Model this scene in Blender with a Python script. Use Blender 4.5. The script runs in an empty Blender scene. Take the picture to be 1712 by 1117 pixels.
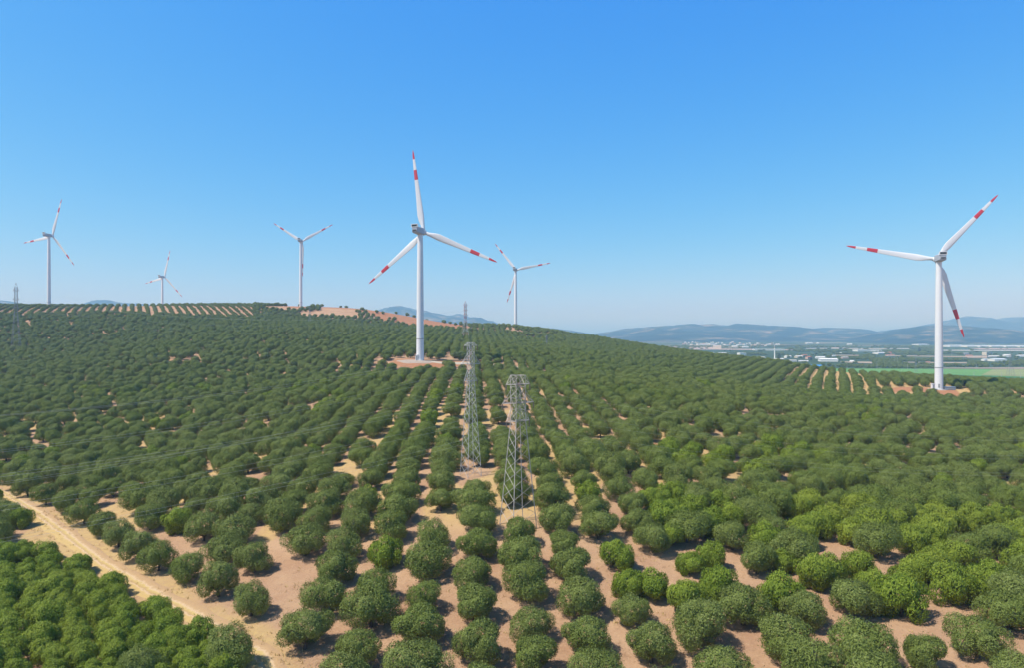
import bpy, bmesh, math, random
import numpy as np
from mathutils import Vector, Matrix

# ------------------------------------------------------------------ camera, sky, sun
F, CX, CY = 1141.0, 856.0, 558.5
sc = bpy.context.scene
col = sc.collection
cam_d = bpy.data.cameras.new("camera"); cam_d.lens = 24.0; cam_d.sensor_width = 36.0
cam_d.clip_start = 0.5; cam_d.clip_end = 60000
cam = bpy.data.objects.new("camera", cam_d); col.objects.link(cam)
cam.location = (0, 0, 0); cam.rotation_euler = (math.radians(90), 0, 0)
sc.camera = cam
SUN_EL, SUN_AZ = 57.0, -112.0          # azimuth from +Y clockwise; sun stands left and a little behind the camera
sd = Vector((math.sin(math.radians(SUN_AZ)) * math.cos(math.radians(SUN_EL)),
             math.cos(math.radians(SUN_AZ)) * math.cos(math.radians(SUN_EL)), math.sin(math.radians(SUN_EL))))
sun_d = bpy.data.lights.new("sun", 'SUN'); sun_d.energy = 5.0; sun_d.angle = math.radians(0.5); sun_d.color = (1, .955, .89)
sun = bpy.data.objects.new("sun", sun_d); col.objects.link(sun)
sun.rotation_euler = (-sd).to_track_quat('-Z', 'Y').to_euler(); sun.location = (0, 0, 300)
w = bpy.data.worlds.new("World"); sc.world = w; w.use_nodes = True
nt = w.node_tree; bg = nt.nodes['Background']; sky = nt.nodes.new('ShaderNodeTexSky'); sky.sky_type = 'NISHITA'
sky.sun_disc = False; sky.sun_elevation = math.radians(SUN_EL); sky.sun_rotation = math.radians(SUN_AZ)
sky.altitude = 0; sky.air_density = 1.0; sky.dust_density = 1.0; sky.ozone_density = 4.0
sp_ = nt.nodes.new('ShaderNodeSeparateColor'); cb_ = nt.nodes.new('ShaderNodeCombineColor'); nt.links.new(sky.outputs[0], sp_.inputs[0])
for ch, (g_, k_) in enumerate([(1.72, .42), (.82, 1.84), (.18, 7.15)]):      # camera-like grading of the clear sky, per channel
    pw = nt.nodes.new('ShaderNodeMath'); pw.operation = 'POWER'; pw.inputs[1].default_value = g_; nt.links.new(sp_.outputs[ch], pw.inputs[0])
    ml = nt.nodes.new('ShaderNodeMath'); ml.operation = 'MULTIPLY'; ml.inputs[1].default_value = k_; nt.links.new(pw.outputs[0], ml.inputs[0]); nt.links.new(ml.outputs[0], cb_.inputs[ch])
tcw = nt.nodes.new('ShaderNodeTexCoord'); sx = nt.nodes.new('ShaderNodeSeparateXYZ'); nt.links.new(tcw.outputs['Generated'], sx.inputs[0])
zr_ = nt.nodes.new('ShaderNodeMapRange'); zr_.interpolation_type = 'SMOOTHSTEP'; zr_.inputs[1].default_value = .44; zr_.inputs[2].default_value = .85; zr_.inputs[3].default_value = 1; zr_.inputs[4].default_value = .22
nt.links.new(sx.outputs['Z'], zr_.inputs[0]); vm = nt.nodes.new('ShaderNodeVectorMath'); vm.operation = 'SCALE'      # dimming added towards the unseen zenith, to weaken sky fill in shadows
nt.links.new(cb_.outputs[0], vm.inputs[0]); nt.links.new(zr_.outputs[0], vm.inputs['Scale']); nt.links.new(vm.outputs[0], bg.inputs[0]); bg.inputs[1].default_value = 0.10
sc.view_settings.view_transform = 'Standard'; sc.view_settings.look = 'None'
sc.view_settings.exposure = 0.0; sc.view_settings.gamma = 1.0
sc.cycles.max_bounces = 5; sc.cycles.diffuse_bounces = 2; sc.cycles.glossy_bounces = 2
sc.cycles.transmission_bounces = 2; sc.cycles.volume_bounces = 2; sc.cycles.transparent_max_bounces = 4

rnd = random.Random(7); rng = np.random.default_rng(7)
R = math.radians

# ------------------------------------------------------------------ terrain
def P(px, py, d): return ((px - CX) / F * d, d, -(py - CY) / F * d)
ctrl = [P(*c) for c in [
 (-150,1117,75.5),(100,1117,75.5),(400,1117,75.5),(700,1117,75.5),(856,1117,75.5),(1050,1117,75),(1350,1117,73),(1750,1117,69),
 (0,830,155),(260,1000,95),(862,885,108),(787,800,133),(856,735,176),(690,693,205),(703,630,330),(702,603,391),(650,603,388),(760,604,396),
 (1045,683,222),(1200,740,184),(1500,800,162),(1500,1000,87),(1568,652,388),(1530,652,386),(1620,652,388),(1300,662,325),(1600,700,288),(1700,760,198),(1600,780,178),
 (1720,646,470),(1400,640,430),(1345,624,510),(1250,605,600),(1100,590,680),(1000,573,770),(940,560,850),(862,547,931),
 (760,543,905),(703,533.5,885),(650,525,872),(600,518,865),(503,512,926),(430,514,850),(300,513,830),(180,513,820),(82,512,841),(0,512,800),(-250,512,800),
 (27,587,520),(0,620,420),(0,700,260),(300,600,430),(430,560,560),(300,540,660),(0,540,640),(703,560,640),(860,575,650),(860,610,400),(1000,600,500),
 (430,620,390),(430,700,242),(200,780,188),(600,590,450),(-250,620,420),(-250,760,208),(1150,640,350),(1500,632,640),(1712,634,700),(1600,632,800)]]
ctrl += [(x_, y_, z_) for (x_, y_, z_) in [(-51,352,-23.5),(-30,352,-24),(-75,355,-23.5),(-51,371,-21),(-35,371,-21.3),(-68,371,-20.8),(-51,383,-16.2),(-51,396,-15),(218,352,-36.8),(242,352,-37),(195,355,-35.8),(220,371,-36),(242,371,-36.2),(200,371,-35.6),(242,383,-32.3),(242,395,-31.6),(-247,800,20),(-180,800,16),(-105,800,8),(-60,820,7)]]
ctrl += [(-150,0,-37.5),(150,0,-34),(0,20,-37.5),(-150,-150,-38),(150,-150,-33),(-60,40,-37.2),(70,35,-35)]
ctrl += [(-330,1183,18),(-760,1150,8),(-100,1150,-5),(120,1150,-30),(330,1150,-56),(600,1150,-60),(900,1150,-60),(700,950,-60),(900,950,-60),(480,950,-60),(330,950,-46),
         (-760,1700,-60),(-300,1700,-60),(200,1700,-60),(700,1700,-60),(1300,1300,-60),(1500,1700,-60),(-1500,1200,-40),(-1500,700,10),(-900,400,-5),(900,500,-45),(1300,800,-60),(600,200,-33),(-600,150,-25)]
ctrl = np.array(ctrl, float)
def tps(r2): return np.where(r2 > 0, .5 * r2 * np.log(r2 + 1e-12), 0)
_s = 400.0
_X = ctrl[:, :2] / _s; _n = len(_X)
_K = tps(((_X[:, None] - _X[None]) ** 2).sum(-1)) + 2e-5 * np.eye(_n)
_Pm = np.hstack([np.ones((_n, 1)), _X])
_A = np.block([[_K, _Pm], [_Pm.T, np.zeros((3, 3))]])
_w = np.linalg.solve(_A, np.concatenate([ctrl[:, 2], np.zeros(3)]))
def sstep(a, b, x):
    t = np.clip((x - a) / (b - a), 0, 1); return t * t * (3 - 2 * t)
def ground_z(x, y):
    x = np.atleast_1d(np.asarray(x, float)); y = np.atleast_1d(np.asarray(y, float))
    xc = np.clip(x, -1600, 1600); yc = np.clip(y, -200, 1800)
    out = np.empty(x.shape).ravel(); xf, yf = xc.ravel() / _s, yc.ravel() / _s
    for i in range(0, len(xf), 20000):
        q = np.stack([xf[i:i+20000], yf[i:i+20000]], 1)
        k = tps(((q[:, None] - _X[None]) ** 2).sum(-1))
        out[i:i+20000] = k @ _w[:_n] + _w[_n] + q @ _w[_n+1:]
    z = out.reshape(x.shape)
    z = np.clip(z, -60, 45)
    far = np.maximum(sstep(1350, 1750, y), np.maximum(sstep(1300, 1600, np.abs(x)), 0))
    z = z * (1 - far) - 60 * far
    pl = sstep(860, 960, y) * sstep(.32, .42, x / np.maximum(y, 1))
    return z * (1 - pl) - 60 * pl
def gz(x, y): return float(ground_z([x], [y])[0])
def unproj(px, py, guess=150.0, lo=40, hi=1100):
    """ground point seen at a pixel of the photograph"""
    ds = np.geomspace(lo, hi, 700); xs = (px - CX) / F * ds; zr = -(py - CY) / F * ds
    g = ground_z(xs, ds) - zr
    i = np.argmax(g > 0)
    if g[i] <= 0: i = len(ds) - 1
    return float(xs[i]), float(ds[i])
def plain(px, py):
    d = 60 * F / (py - CY); return ((px - CX) / F * d, d)

# value noise
class VN:
    def __init__(s, seed): s.t = np.random.default_rng(seed).random((256, 256))
    def __call__(s, x, y):
        x = np.asarray(x, float); y = np.asarray(y, float)
        xi = np.floor(x).astype(int); yi = np.floor(y).astype(int); fx = x - xi; fy = y - yi
        fx = fx * fx * (3 - 2 * fx); fy = fy * fy * (3 - 2 * fy)
        a = s.t[xi & 255, yi & 255]; b = s.t[(xi + 1) & 255, yi & 255]; c = s.t[xi & 255, (yi + 1) & 255]; d = s.t[(xi + 1) & 255, (yi + 1) & 255]
        return (a * (1 - fx) + b * fx) * (1 - fy) + (c * (1 - fx) + d * fx) * fy
    def f(s, x, y, o=4):
        v = 0; a = .5
        for k in range(o): v = v + a * s(x * 2 ** k + 17 * k, y * 2 ** k + 31 * k); a *= .5
        return v / (1 - .5 ** o)
N1, N2, N3 = VN(1), VN(2), VN(3)

# ------------------------------------------------------------------ materials
def lin(h):
    h = h.lstrip('#'); c = [int(h[i:i+2], 16) / 255 for i in (0, 2, 4)]
    return tuple(((v / 12.92) if v <= .04045 else ((v + .055) / 1.055) ** 2.4) for v in c) + (1,)
def mat(name, base, rough=.7, metal=0, var=.12, scale=2.0, bump=0.0, spec=.5):
    m = bpy.data.materials.new(name); m.use_nodes = True; t = m.node_tree; b = t.nodes['Principled BSDF']
    b.inputs['Roughness'].default_value = rough; b.inputs['Metallic'].default_value = metal
    b.inputs['Specular IOR Level'].default_value = spec
    tc = t.nodes.new('ShaderNodeTexCoord'); n = t.nodes.new('ShaderNodeTexNoise'); n.inputs['Scale'].default_value = scale; n.inputs['Detail'].default_value = 6
    t.links.new(tc.outputs['Object'], n.inputs['Vector'])
    mx = t.nodes.new('ShaderNodeMix'); mx.data_type = 'RGBA'
    mx.inputs['A'].default_value = tuple(c * (1 - var) for c in base[:3]) + (1,); mx.inputs['B'].default_value = tuple(min(1, c * (1 + var)) for c in base[:3]) + (1,)
    t.links.new(n.outputs['Fac'], mx.inputs['Factor']); t.links.new(mx.outputs['Result'], b.inputs['Base Color'])
    if bump:
        bp = t.nodes.new('ShaderNodeBump'); bp.inputs['Strength'].default_value = .6; bp.inputs['Distance'].default_value = bump
        t.links.new(n.outputs['Fac'], bp.inputs['Height']); t.links.new(bp.outputs[0], b.inputs['Normal'])
    return m
M = {}
M['white'] = mat('painted_white', (.78, .79, .8), .45, var=.05, scale=.25)
M['red'] = mat('signal_red', (.62, .045, .06), .45, var=.06, scale=.3)
M['flange'] = mat('flange_grey', (.32, .35, .36), .5)
M['nacelle'] = mat('nacelle_grey', (.42, .45, .5), .5, var=.05, scale=.4)
M['dark'] = mat('dark_vent', (.05, .055, .05), .6)
M['steel'] = mat('galvanised_steel', (.50, .51, .52), .55, metal=.25, var=.1)
M['steel_warm'] = mat('weathered_steel', (.50, .46, .42), .6, metal=.2, var=.12)
M['steel_dark'] = mat('dull_steel', (.26, .27, .29), .6, metal=.2, var=.1)
M['pyl_red'] = mat('pylon_red', (.45, .1, .08), .6)
M['wire'] = mat('aluminium_wire', (.55, .58, .55), .5, metal=.2, var=.03)
M['glass_ins'] = mat('insulator', (.16, .13, .11), .3)
M['concrete'] = mat('concrete', (.5, .49, .46), .85, var=.12, scale=1.5)
M['bark'] = mat('bark', (.11, .085, .06), .95, var=.35, scale=6, bump=.05)
M['gravel'] = mat('gravel', (.42, .34, .27), .95, var=.22, scale=.8, bump=.05)

def leaf_mat(name, c0, c1, c2, patch=None, trans=.13):
    m = bpy.data.materials.new(name); m.use_nodes = True; t = m.node_tree; L = t.links.new
    b = t.nodes['Principled BSDF']; b.inputs['Roughness'].default_value = .62; b.inputs['Specular IOR Level'].default_value = .25
    at = t.nodes.new('ShaderNodeAttribute'); at.attribute_name = 'tint'
    r = t.nodes.new('ShaderNodeValToRGB'); e = r.color_ramp.elements
    e[0].color = c0 + (1,); e[1].color = c2 + (1,); x = e.new(.55); x.color = c1 + (1,)
    L(at.outputs['Fac'], r.inputs[0])
    oi = t.nodes.new('ShaderNodeObjectInfo')
    geo = t.nodes.new('ShaderNodeNewGeometry'); n = t.nodes.new('ShaderNodeTexNoise'); n.inputs['Scale'].default_value = .022; n.inputs['Detail'].default_value = 4; n.inputs['Roughness'].default_value = .6
    L(geo.outputs['Position'], n.inputs['Vector'])
    mr = t.nodes.new('ShaderNodeMapRange'); mr.inputs[1].default_value = .5; mr.inputs[2].default_value = .68; mr.inputs[3].default_value = 0; mr.inputs[4].default_value = .66
    L(n.outputs['Fac'], mr.inputs[0])
    # random per tree
    ad = t.nodes.new('ShaderNodeMath'); ad.operation = 'MULTIPLY_ADD'; ad.inputs[1].default_value = .34; L(oi.outputs['Random'], ad.inputs[0]); L(mr.outputs[0], ad.inputs[2])
    mx = t.nodes.new('ShaderNodeMix'); mx.data_type = 'RGBA'; L(ad.outputs[0], mx.inputs['Factor']); L(r.outputs[0], mx.inputs['A'])
    mx.inputs['B'].default_value = (patch or (.125, .17, .03)) + (1,)
    L(mx.outputs['Result'], b.inputs['Base Color'])
    tr = t.nodes.new('ShaderNodeBsdfTranslucent'); ms = t.nodes.new('ShaderNodeMixShader'); ms.inputs[0].default_value = trans
    L(mx.outputs['Result'], tr.inputs[0]); L(b.outputs[0], ms.inputs[1]); L(tr.outputs[0], ms.inputs[2]); L(ms.outputs[0], t.nodes['Material Output'].inputs[0])
    return m
M['olive'] = leaf_mat('olive_leaves', (.09, .12, .024), (.21, .265, .055), (.30, .34, .12), patch=(.16, .22, .03))
M['bushy'] = leaf_mat('bushy_leaves', (.085, .145, .012), (.195, .285, .022), (.36, .44, .055), patch=(.29, .35, .04), trans=.2)
M['pine'] = leaf_mat('dark_leaves', (.02, .035, .02), (.035, .055, .03), (.05, .07, .04), patch=(.03, .05, .03))

# ------------------------------------------------------------------ object helpers
def tag(o, label=None, cat=None, group=None, kind=None):
    if label: o['label'] = label
    if cat: o['category'] = cat
    if group: o['group'] = group
    if kind: o['kind'] = kind
    return o
def empty(name, loc=(0, 0, 0), rz=0):
    o = bpy.data.objects.new(name, None); col.objects.link(o); o.location = loc; o.rotation_euler = (0, 0, rz); o.empty_display_size = 1
    return o
def mesh_obj(name, verts, faces, mats, parent=None, smooth=False, mi=None):
    me = bpy.data.meshes.new(name); me.from_pydata([tuple(v) for v in verts], [], faces)
    for m in (mats if isinstance(mats, (list, tuple)) else [mats]): me.materials.append(m)
    if mi is not None: me.polygons.foreach_set('material_index', mi)
    if smooth: me.polygons.foreach_set('use_smooth', [True] * len(me.polygons))
    me.update()
    o = bpy.data.objects.new(name, me); col.objects.link(o); o.parent = parent
    return o
class MB:
    def __init__(s): s.v = []; s.f = []; s.m = []
    def add(s, v, f, m=0):
        b = len(s.v); s.v += [tuple(p) for p in v]; s.f += [tuple(i + b for i in q) for q in f]; s.m += [m] * len(f)
    def box(s, c, size, m=0, rot=None):
        hx, hy, hz = [a / 2 for a in size]; vs = [Vector((x, y, z)) for x in (-hx, hx) for y in (-hy, hy) for z in (-hz, hz)]
        if rot: vs = [rot @ v for v in vs]
        vs = [v + Vector(c) for v in vs]
        s.add(vs, [(0, 1, 3, 2), (4, 6, 7, 5), (0, 4, 5, 1), (2, 3, 7, 6), (0, 2, 6, 4), (1, 5, 7, 3)], m)
    def bar(s, a, b, r, m=0, n=4, r2=None, cap=False):
        a = Vector(a); b = Vector(b); d = (b - a)
        if d.length < 1e-6: return
        d.normalize(); u = d.orthogonal().normalized(); w_ = d.cross(u); r2 = r if r2 is None else r2
        vs = []
        for p, rr in ((a, r), (b, r2)):
            for k in range(n):
                t = 2 * math.pi * k / n + math.pi / 4; vs.append(p + u * math.cos(t) * rr + w_ * math.sin(t) * rr)
        fs = [(k, (k + 1) % n, n + (k + 1) % n, n + k) for k in range(n)]
        if cap: fs += [tuple(range(n))[::-1], tuple(range(n, 2 * n))]
        s.add(vs, fs, m)
    def lathe(s, prof, n=24, m=0, c=(0, 0, 0), ms=None):
        vs = []; fs = []
        for r, z in prof:
            for k in range(n):
                t = 2 * math.pi * k / n; vs.append((c[0] + r * math.cos(t), c[1] + r * math.sin(t), c[2] + z))
        b = len(s.v); s.v += vs
        for i in range(len(prof) - 1):
            for k in range(n):
                s.f.append((b + i * n + k, b + i * n + (k + 1) % n, b + (i + 1) * n + (k + 1) % n, b + (i + 1) * n + k)); s.m.append(ms[i] if ms else m)
    def build(s, name, mats, parent=None, smooth=False): return mesh_obj(name, s.v, s.f, mats, parent, smooth, s.m)

# ------------------------------------------------------------------ ground
def axis(lo, hi, fine_lo, fine_hi, step, grow):
    a = list(np.arange(fine_lo, fine_hi, step)); x = a[-1]; s_ = step
    while x < hi: s_ *= grow; x += s_; a.append(x)
    x = a[0]; s_ = step; b = []
    while x > lo: s_ *= grow; x -= s_; b.append(x)
    return np.array(b[::-1] + a)
gx = axis(-11500, 11500, -140, 150, 1.5, 1.035); gy = axis(-500, 12200, 45, 240, 1.5, 1.028)
GX, GY = np.meshgrid(gx, gy); GZ = ground_z(GX, GY)
# masks : dry straw-coloured grass and bare reddish soil
def near_poly(pts, x, y, wid):
    d = np.full(x.shape, 1e9)
    for (ax, ay), (bx, by) in zip(pts[:-1], pts[1:]):
        vx, vy = bx - ax, by - ay; t = np.clip(((x - ax) * vx + (y - ay) * vy) / (vx * vx + vy * vy), 0, 1)
        d = np.minimum(d, np.hypot(x - ax - t * vx, y - ay - t * vy))
    return d / wid
TRACK = [unproj(*p) for p in [(-40, 805), (5, 824), (42, 845), (84, 876), (166, 940), (292, 1012), (374, 1060), (440, 1100)]]
TRACK = TRACK + [(TRACK[-1][0] + 4, TRACK[-1][1] - 6), (TRACK[-1][0] + 14, TRACK[-1][1] - 26)]
YEL = [unproj(*p)for p in [(742, 690), (790, 692), (850, 690)]]
CLEAR = []   # (x, y, rx, ry, kind)
for px, py, rx, ry in [(702, 606, 19, 14), (745, 607, 16, 9), (1520, 651, 22, 8), (1568, 654, 12, 14),
                       (1492, 800, 7, 5), (610, 752, 4, 6), (395, 755, 5, 3), (165, 698, 5, 3), (90, 696, 4, 3), (300, 608, 6, 8), (1505, 702, 8, 5), (1290, 702, 9, 5),
                       (1190, 735, 4, 4), (1095, 747, 3, 4), (1000, 745, 3, 3), (250, 715, 5, 4), (430, 778, 4, 3), (1420, 756, 3, 4), (885, 565, 14, 12), (1700, 830, 5, 4)]:
    x, y = unproj(px, py); CLEAR.append((x, y, rx, ry))
def clear_val(x, y):
    v = np.full(np.shape(x), 9.0)
    for cx_, cy_, rx, ry in CLEAR: v = np.minimum(v, np.hypot((x - cx_) / rx, (y - cy_) / ry))
    return v
def hill_bare(x, y):
    """bare reddish crest of the hill behind the middle turbines"""
    a = x / np.maximum(y, 1)
    return sstep(838, 880, y + 55 * sstep(-.24, -.16, a) + 45 * (N1(x / 60, y / 60) - .5)) * sstep(-.36, -.30, a) * (1 - sstep(-.1, -.04, a)) * (1 - sstep(1000, 1100, y))
trk = near_poly(TRACK, GX, GY, 4.2)
dry = np.clip(1.5 - trk, 0, 1) * (.3 + .8 * N2.f(GX / 6, GY / 6, 2)) + np.clip(1.3 - near_poly(YEL, GX, GY, 3), 0, 1)
dry = dry + sstep(.5, .62, N3.f(GX / 7, GY / 40, 3)) * .9 * sstep(95, 125, GY)
dry = dry * (GY < 700) * (1 - .55 * sstep(230, 300, GY)); dry = np.clip(dry + (GY > 380) * (GY < 640) * (GX / np.maximum(GY, 1) > .3) * .7, 0, 1) * (GY < 1500)
bare = np.clip(1.3 - clear_val(GX, GY), 0, 1)
bare = np.clip(bare + hill_bare(GX, GY), 0, 1)
plainm = np.maximum(sstep(640, 760, GY) * sstep(.3, .4, GX / np.maximum(GY, 1)), sstep(1150, 1300, GY))
ny, nx = GX.shape
verts = np.stack([GX.ravel(), GY.ravel(), GZ.ravel()], 1)
idx = np.arange(ny * nx).reshape(ny, nx)
faces = np.stack([idx[:-1, :-1], idx[:-1, 1:], idx[1:, 1:], idx[1:, :-1]], -1).reshape(-1, 4)
def fast_mesh(name, verts, faces, smooth=False, attrs=None):
    me = bpy.data.meshes.new(name); k = faces.shape[1]
    me.vertices.add(len(verts)); me.vertices.foreach_set('co', np.asarray(verts, np.float32).ravel())
    me.loops.add(faces.size); me.loops.foreach_set('vertex_index', faces.astype(np.int32).ravel())
    me.polygons.add(len(faces)); me.polygons.foreach_set('loop_start', np.arange(0, faces.size, k, dtype=np.int32))
    me.update(calc_edges=True)
    if smooth: me.polygons.foreach_set('use_smooth', np.ones(len(faces), bool))
    for n, (dom, v) in (attrs or {}).items():
        a = me.attributes.new(n, 'FLOAT', dom); a.data.foreach_set('value', np.asarray(v, np.float32).ravel())
    return me
gm = fast_mesh('ground', verts, faces, True, {'dry': ('POINT', dry), 'bare': ('POINT', bare), 'plain': ('POINT', plainm)})
ground = bpy.data.objects.new('ground', gm); col.objects.link(ground); tag(ground, kind='structure')
def ground_mat():
    m = bpy.data.materials.new('orchard_soil'); m.use_nodes = True; t = m.node_tree; L = t.links.new; b = t.nodes['Principled BSDF']
    b.inputs['Roughness'].default_value = .95; b.inputs['Specular IOR Level'].default_value = .15
    tc = t.nodes.new('ShaderNodeNewGeometry')
    def noise(s, d=6, r=.6):
        n = t.nodes.new('ShaderNodeTexNoise'); n.inputs['Scale'].default_value = s; n.inputs['Detail'].default_value = d; n.inputs['Roughness'].default_value = r
        L(tc.outputs['Position'], n.inputs['Vector']); return n.outputs['Fac']
    def mixc(f, a, bb):
        x = t.nodes.new('ShaderNodeMix'); x.data_type = 'RGBA'
        if isinstance(f, float): x.inputs['Factor'].default_value = f
        else: L(f, x.inputs['Factor'])
        for v, k in ((a, 'A'), (bb, 'B')):
            if isinstance(v, tuple): x.inputs[k].default_value = v + (1,)
            else: L(v, x.inputs[k])
        return x.outputs['Result']
    def ramp(f, a, c):
        x = t.nodes.new('ShaderNodeMapRange'); x.inputs[1].default_value = a; x.inputs[2].default_value = c; L(f, x.inputs[0]); return x.outputs[0]
    def att(n):
        x = t.nodes.new('ShaderNodeAttribute'); x.attribute_name = n; return x.outputs['Fac']
    def mul(a, bb, op='MULTIPLY'):
        x = t.nodes.new('ShaderNodeMath'); x.operation = op
        for i, v in enumerate((a, bb)):
            if isinstance(v, float): x.inputs[i].default_value = v
            else: L(v, x.inputs[i])
        return x.outputs[0]
    n_small = noise(.9, 8, .7); n_mid = noise(.12); n_fine = noise(4.0, 8, .75)
    soil = mixc(ramp(n_mid, .35, .65), (.42, .25, .15), (.53, .345, .205))
    soil = mixc(ramp(n_fine, .52, .75), soil, (.60, .44, .29))
    soil = mixc(ramp(n_small, .56, .70), soil, (.36, .22, .13)); soil = mixc(ramp(noise(2.3, 8, .8), .56, .70), soil, (.24, .16, .09))
    straw = mixc(ramp(n_small, .4, .65), (.58, .41, .18), (.50, .33, .17))
    c = mixc(ramp(mul(att('dry'), n_small, 'ADD'), .78, 1.1), soil, straw)
    red = mixc(ramp(n_small, .4, .65), (.46, .22, .115), (.36, .18, .09))
    c = mixc(ramp(mul(att('bare'), n_small, 'ADD'), .85, 1.05), c, red)
    # far plain: parcels of field
    vo = t.nodes.new('ShaderNodeTexVoronoi'); vo.inputs['Scale'].default_value = .0042; L(tc.outputs['Position'], vo.inputs['Vector'])
    sep = t.nodes.new('ShaderNodeSeparateColor'); L(vo.outputs['Color'], sep.inputs[0])
    cr = t.nodes.new('ShaderNodeValToRGB'); cr.color_ramp.interpolation = 'CONSTANT'; e = cr.color_ramp.elements
    e[0].color = (.055, .09, .035, 1); e[1].position = .3; e[1].color = (.075, .115, .045, 1)
    for p_, cc in ((.55, (.05, .08, .035)), (.74, (.10, .13, .05)), (.86, (.26, .20, .12)), (.94, (.33, .28, .2))):
        x = e.new(p_); x.color = cc + (1,)
    L(sep.outputs[0], cr.inputs[0])
    fld = mixc(ramp(noise(.02), .4, .7), cr.outputs[0], (.05, .085, .035))
    c = mixc(att('plain'), c, fld)
    L(c, b.inputs['Base Color'])
    bp = t.nodes.new('ShaderNodeBump'); bp.inputs['Strength'].default_value = .8; bp.inputs['Distance'].default_value = .25
    L(mul(n_small, mul(n_fine, .5), 'ADD'), bp.inputs['Height']); L(bp.outputs[0], b.inputs['Normal'])
    return m
gm.materials.append(ground_mat())

# dirt track: a sheet that follows the ground, two worn wheel ruts between straw verges
def smooth_line(pts, step):
    p = np.array(pts); d = np.concatenate([[0], np.cumsum(np.hypot(*np.diff(p, axis=0).T))]); s_ = np.arange(0, d[-1], step)
    x = np.interp(s_, d, p[:, 0]); y = np.interp(s_, d, p[:, 1])
    for _ in range(int(6 / step) + 2): x[1:-1] = (x[:-2] + 2 * x[1:-1] + x[2:]) / 4; y[1:-1] = (y[:-2] + 2 * y[1:-1] + y[2:]) / 4
    return x, y
def strip(name, pts, width, m, step=1.0, nw=9, off=.05, wob=.5):
    x, y = smooth_line(pts, step); tx = np.gradient(x); ty = np.gradient(y); l = np.hypot(tx, ty); nx_, ny_ = -ty / l, tx / l
    us = np.linspace(-1, 1, nw); V = []; S = []
    for i in range(len(x)):
        wl = width / 2 * (1 + wob * (N1(x[i] / 3, y[i] / 3) - .5)); wr = width / 2 * (1 + wob * (N2(x[i] / 3, y[i] / 3) - .5))
        for u in us:
            q = u * (wr if u > 0 else wl); V.append((x[i] + nx_[i] * q, y[i] + ny_[i] * q)); S.append(u)
    V = np.array(V); z = ground_z(V[:, 0], V[:, 1]) + off
    edge = np.abs(np.array(S)) > .99; z = np.where(edge, z - off * 1.6, z)
    id_ = np.arange(len(V)).reshape(-1, nw); f = np.stack([id_[:-1, :-1], id_[:-1, 1:], id_[1:, 1:], id_[1:, :-1]], -1).reshape(-1, 4)
    me = fast_mesh(name, np.column_stack([V, z]), f, True, {'u': ('POINT', S)}); me.materials.append(m)
    o = bpy.data.objects.new(name, me); col.objects.link(o); tag(o, kind='structure'); return o
def track_mat():
    m = bpy.data.materials.new('track_dirt'); m.use_nodes = True; t = m.node_tree; L = t.links.new; b = t.nodes['Principled BSDF']; b.inputs['Roughness'].default_value = .95
    a = t.nodes.new('ShaderNodeAttribute'); a.attribute_name = 'u'
    g = t.nodes.new('ShaderNodeNewGeometry'); n = t.nodes.new('ShaderNodeTexNoise'); n.inputs['Scale'].default_value = 1.1; n.inputs['Detail'].default_value = 8; n.inputs['Roughness'].default_value = .7
    L(g.outputs['Position'], n.inputs['Vector'])
    ab = t.nodes.new('ShaderNodeMath'); ab.operation = 'MULTIPLY_ADD'; ab.inputs[1].default_value = .9; L(n.outputs['Fac'], ab.inputs[0]); L(a.outputs['Fac'], ab.inputs[2])
    r = t.nodes.new('ShaderNodeValToRGB'); e = r.color_ramp.elements
    mp = t.nodes.new('ShaderNodeMapRange'); mp.inputs[1].default_value = -.6; mp.inputs[2].default_value = 1.5; L(ab.outputs[0], mp.inputs[0]); L(mp.outputs[0], r.inputs[0])
    e[0].color = (.56, .39, .16, 1); e[1].color = (.48, .31, .17, 1)
    for p_, c in ((.30, (.60, .42, .16)), (.37, (.66, .48, .29)), (.44, (.50, .33, .15)), (.54, (.60, .44, .16)), (.62, (.66, .48, .29)), (.72, (.52, .34, .17))):
        x = e.new(p_); x.color = c + (1,)
    L(r.outputs[0], b.inputs['Base Color'])
    bp = t.nodes.new('ShaderNodeBump'); bp.inputs['Distance'].default_value = .15; L(n.outputs['Fac'], bp.inputs['Height']); L(bp.outputs[0], b.inputs['Normal'])
    return m
strip('dirt_track', TRACK, 3.8, track_mat(), step=.75, nw=11)
pathm = mat('pale_path', (.50, .44, .33), .95, var=.2, scale=.6)
strip('gravel_path', [unproj(*p) for p in [(712, 604), (745, 609), (800, 609), (850, 612), (872, 617), (905, 621)]], 5.5, pathm, step=2, nw=5, off=.12)

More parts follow.
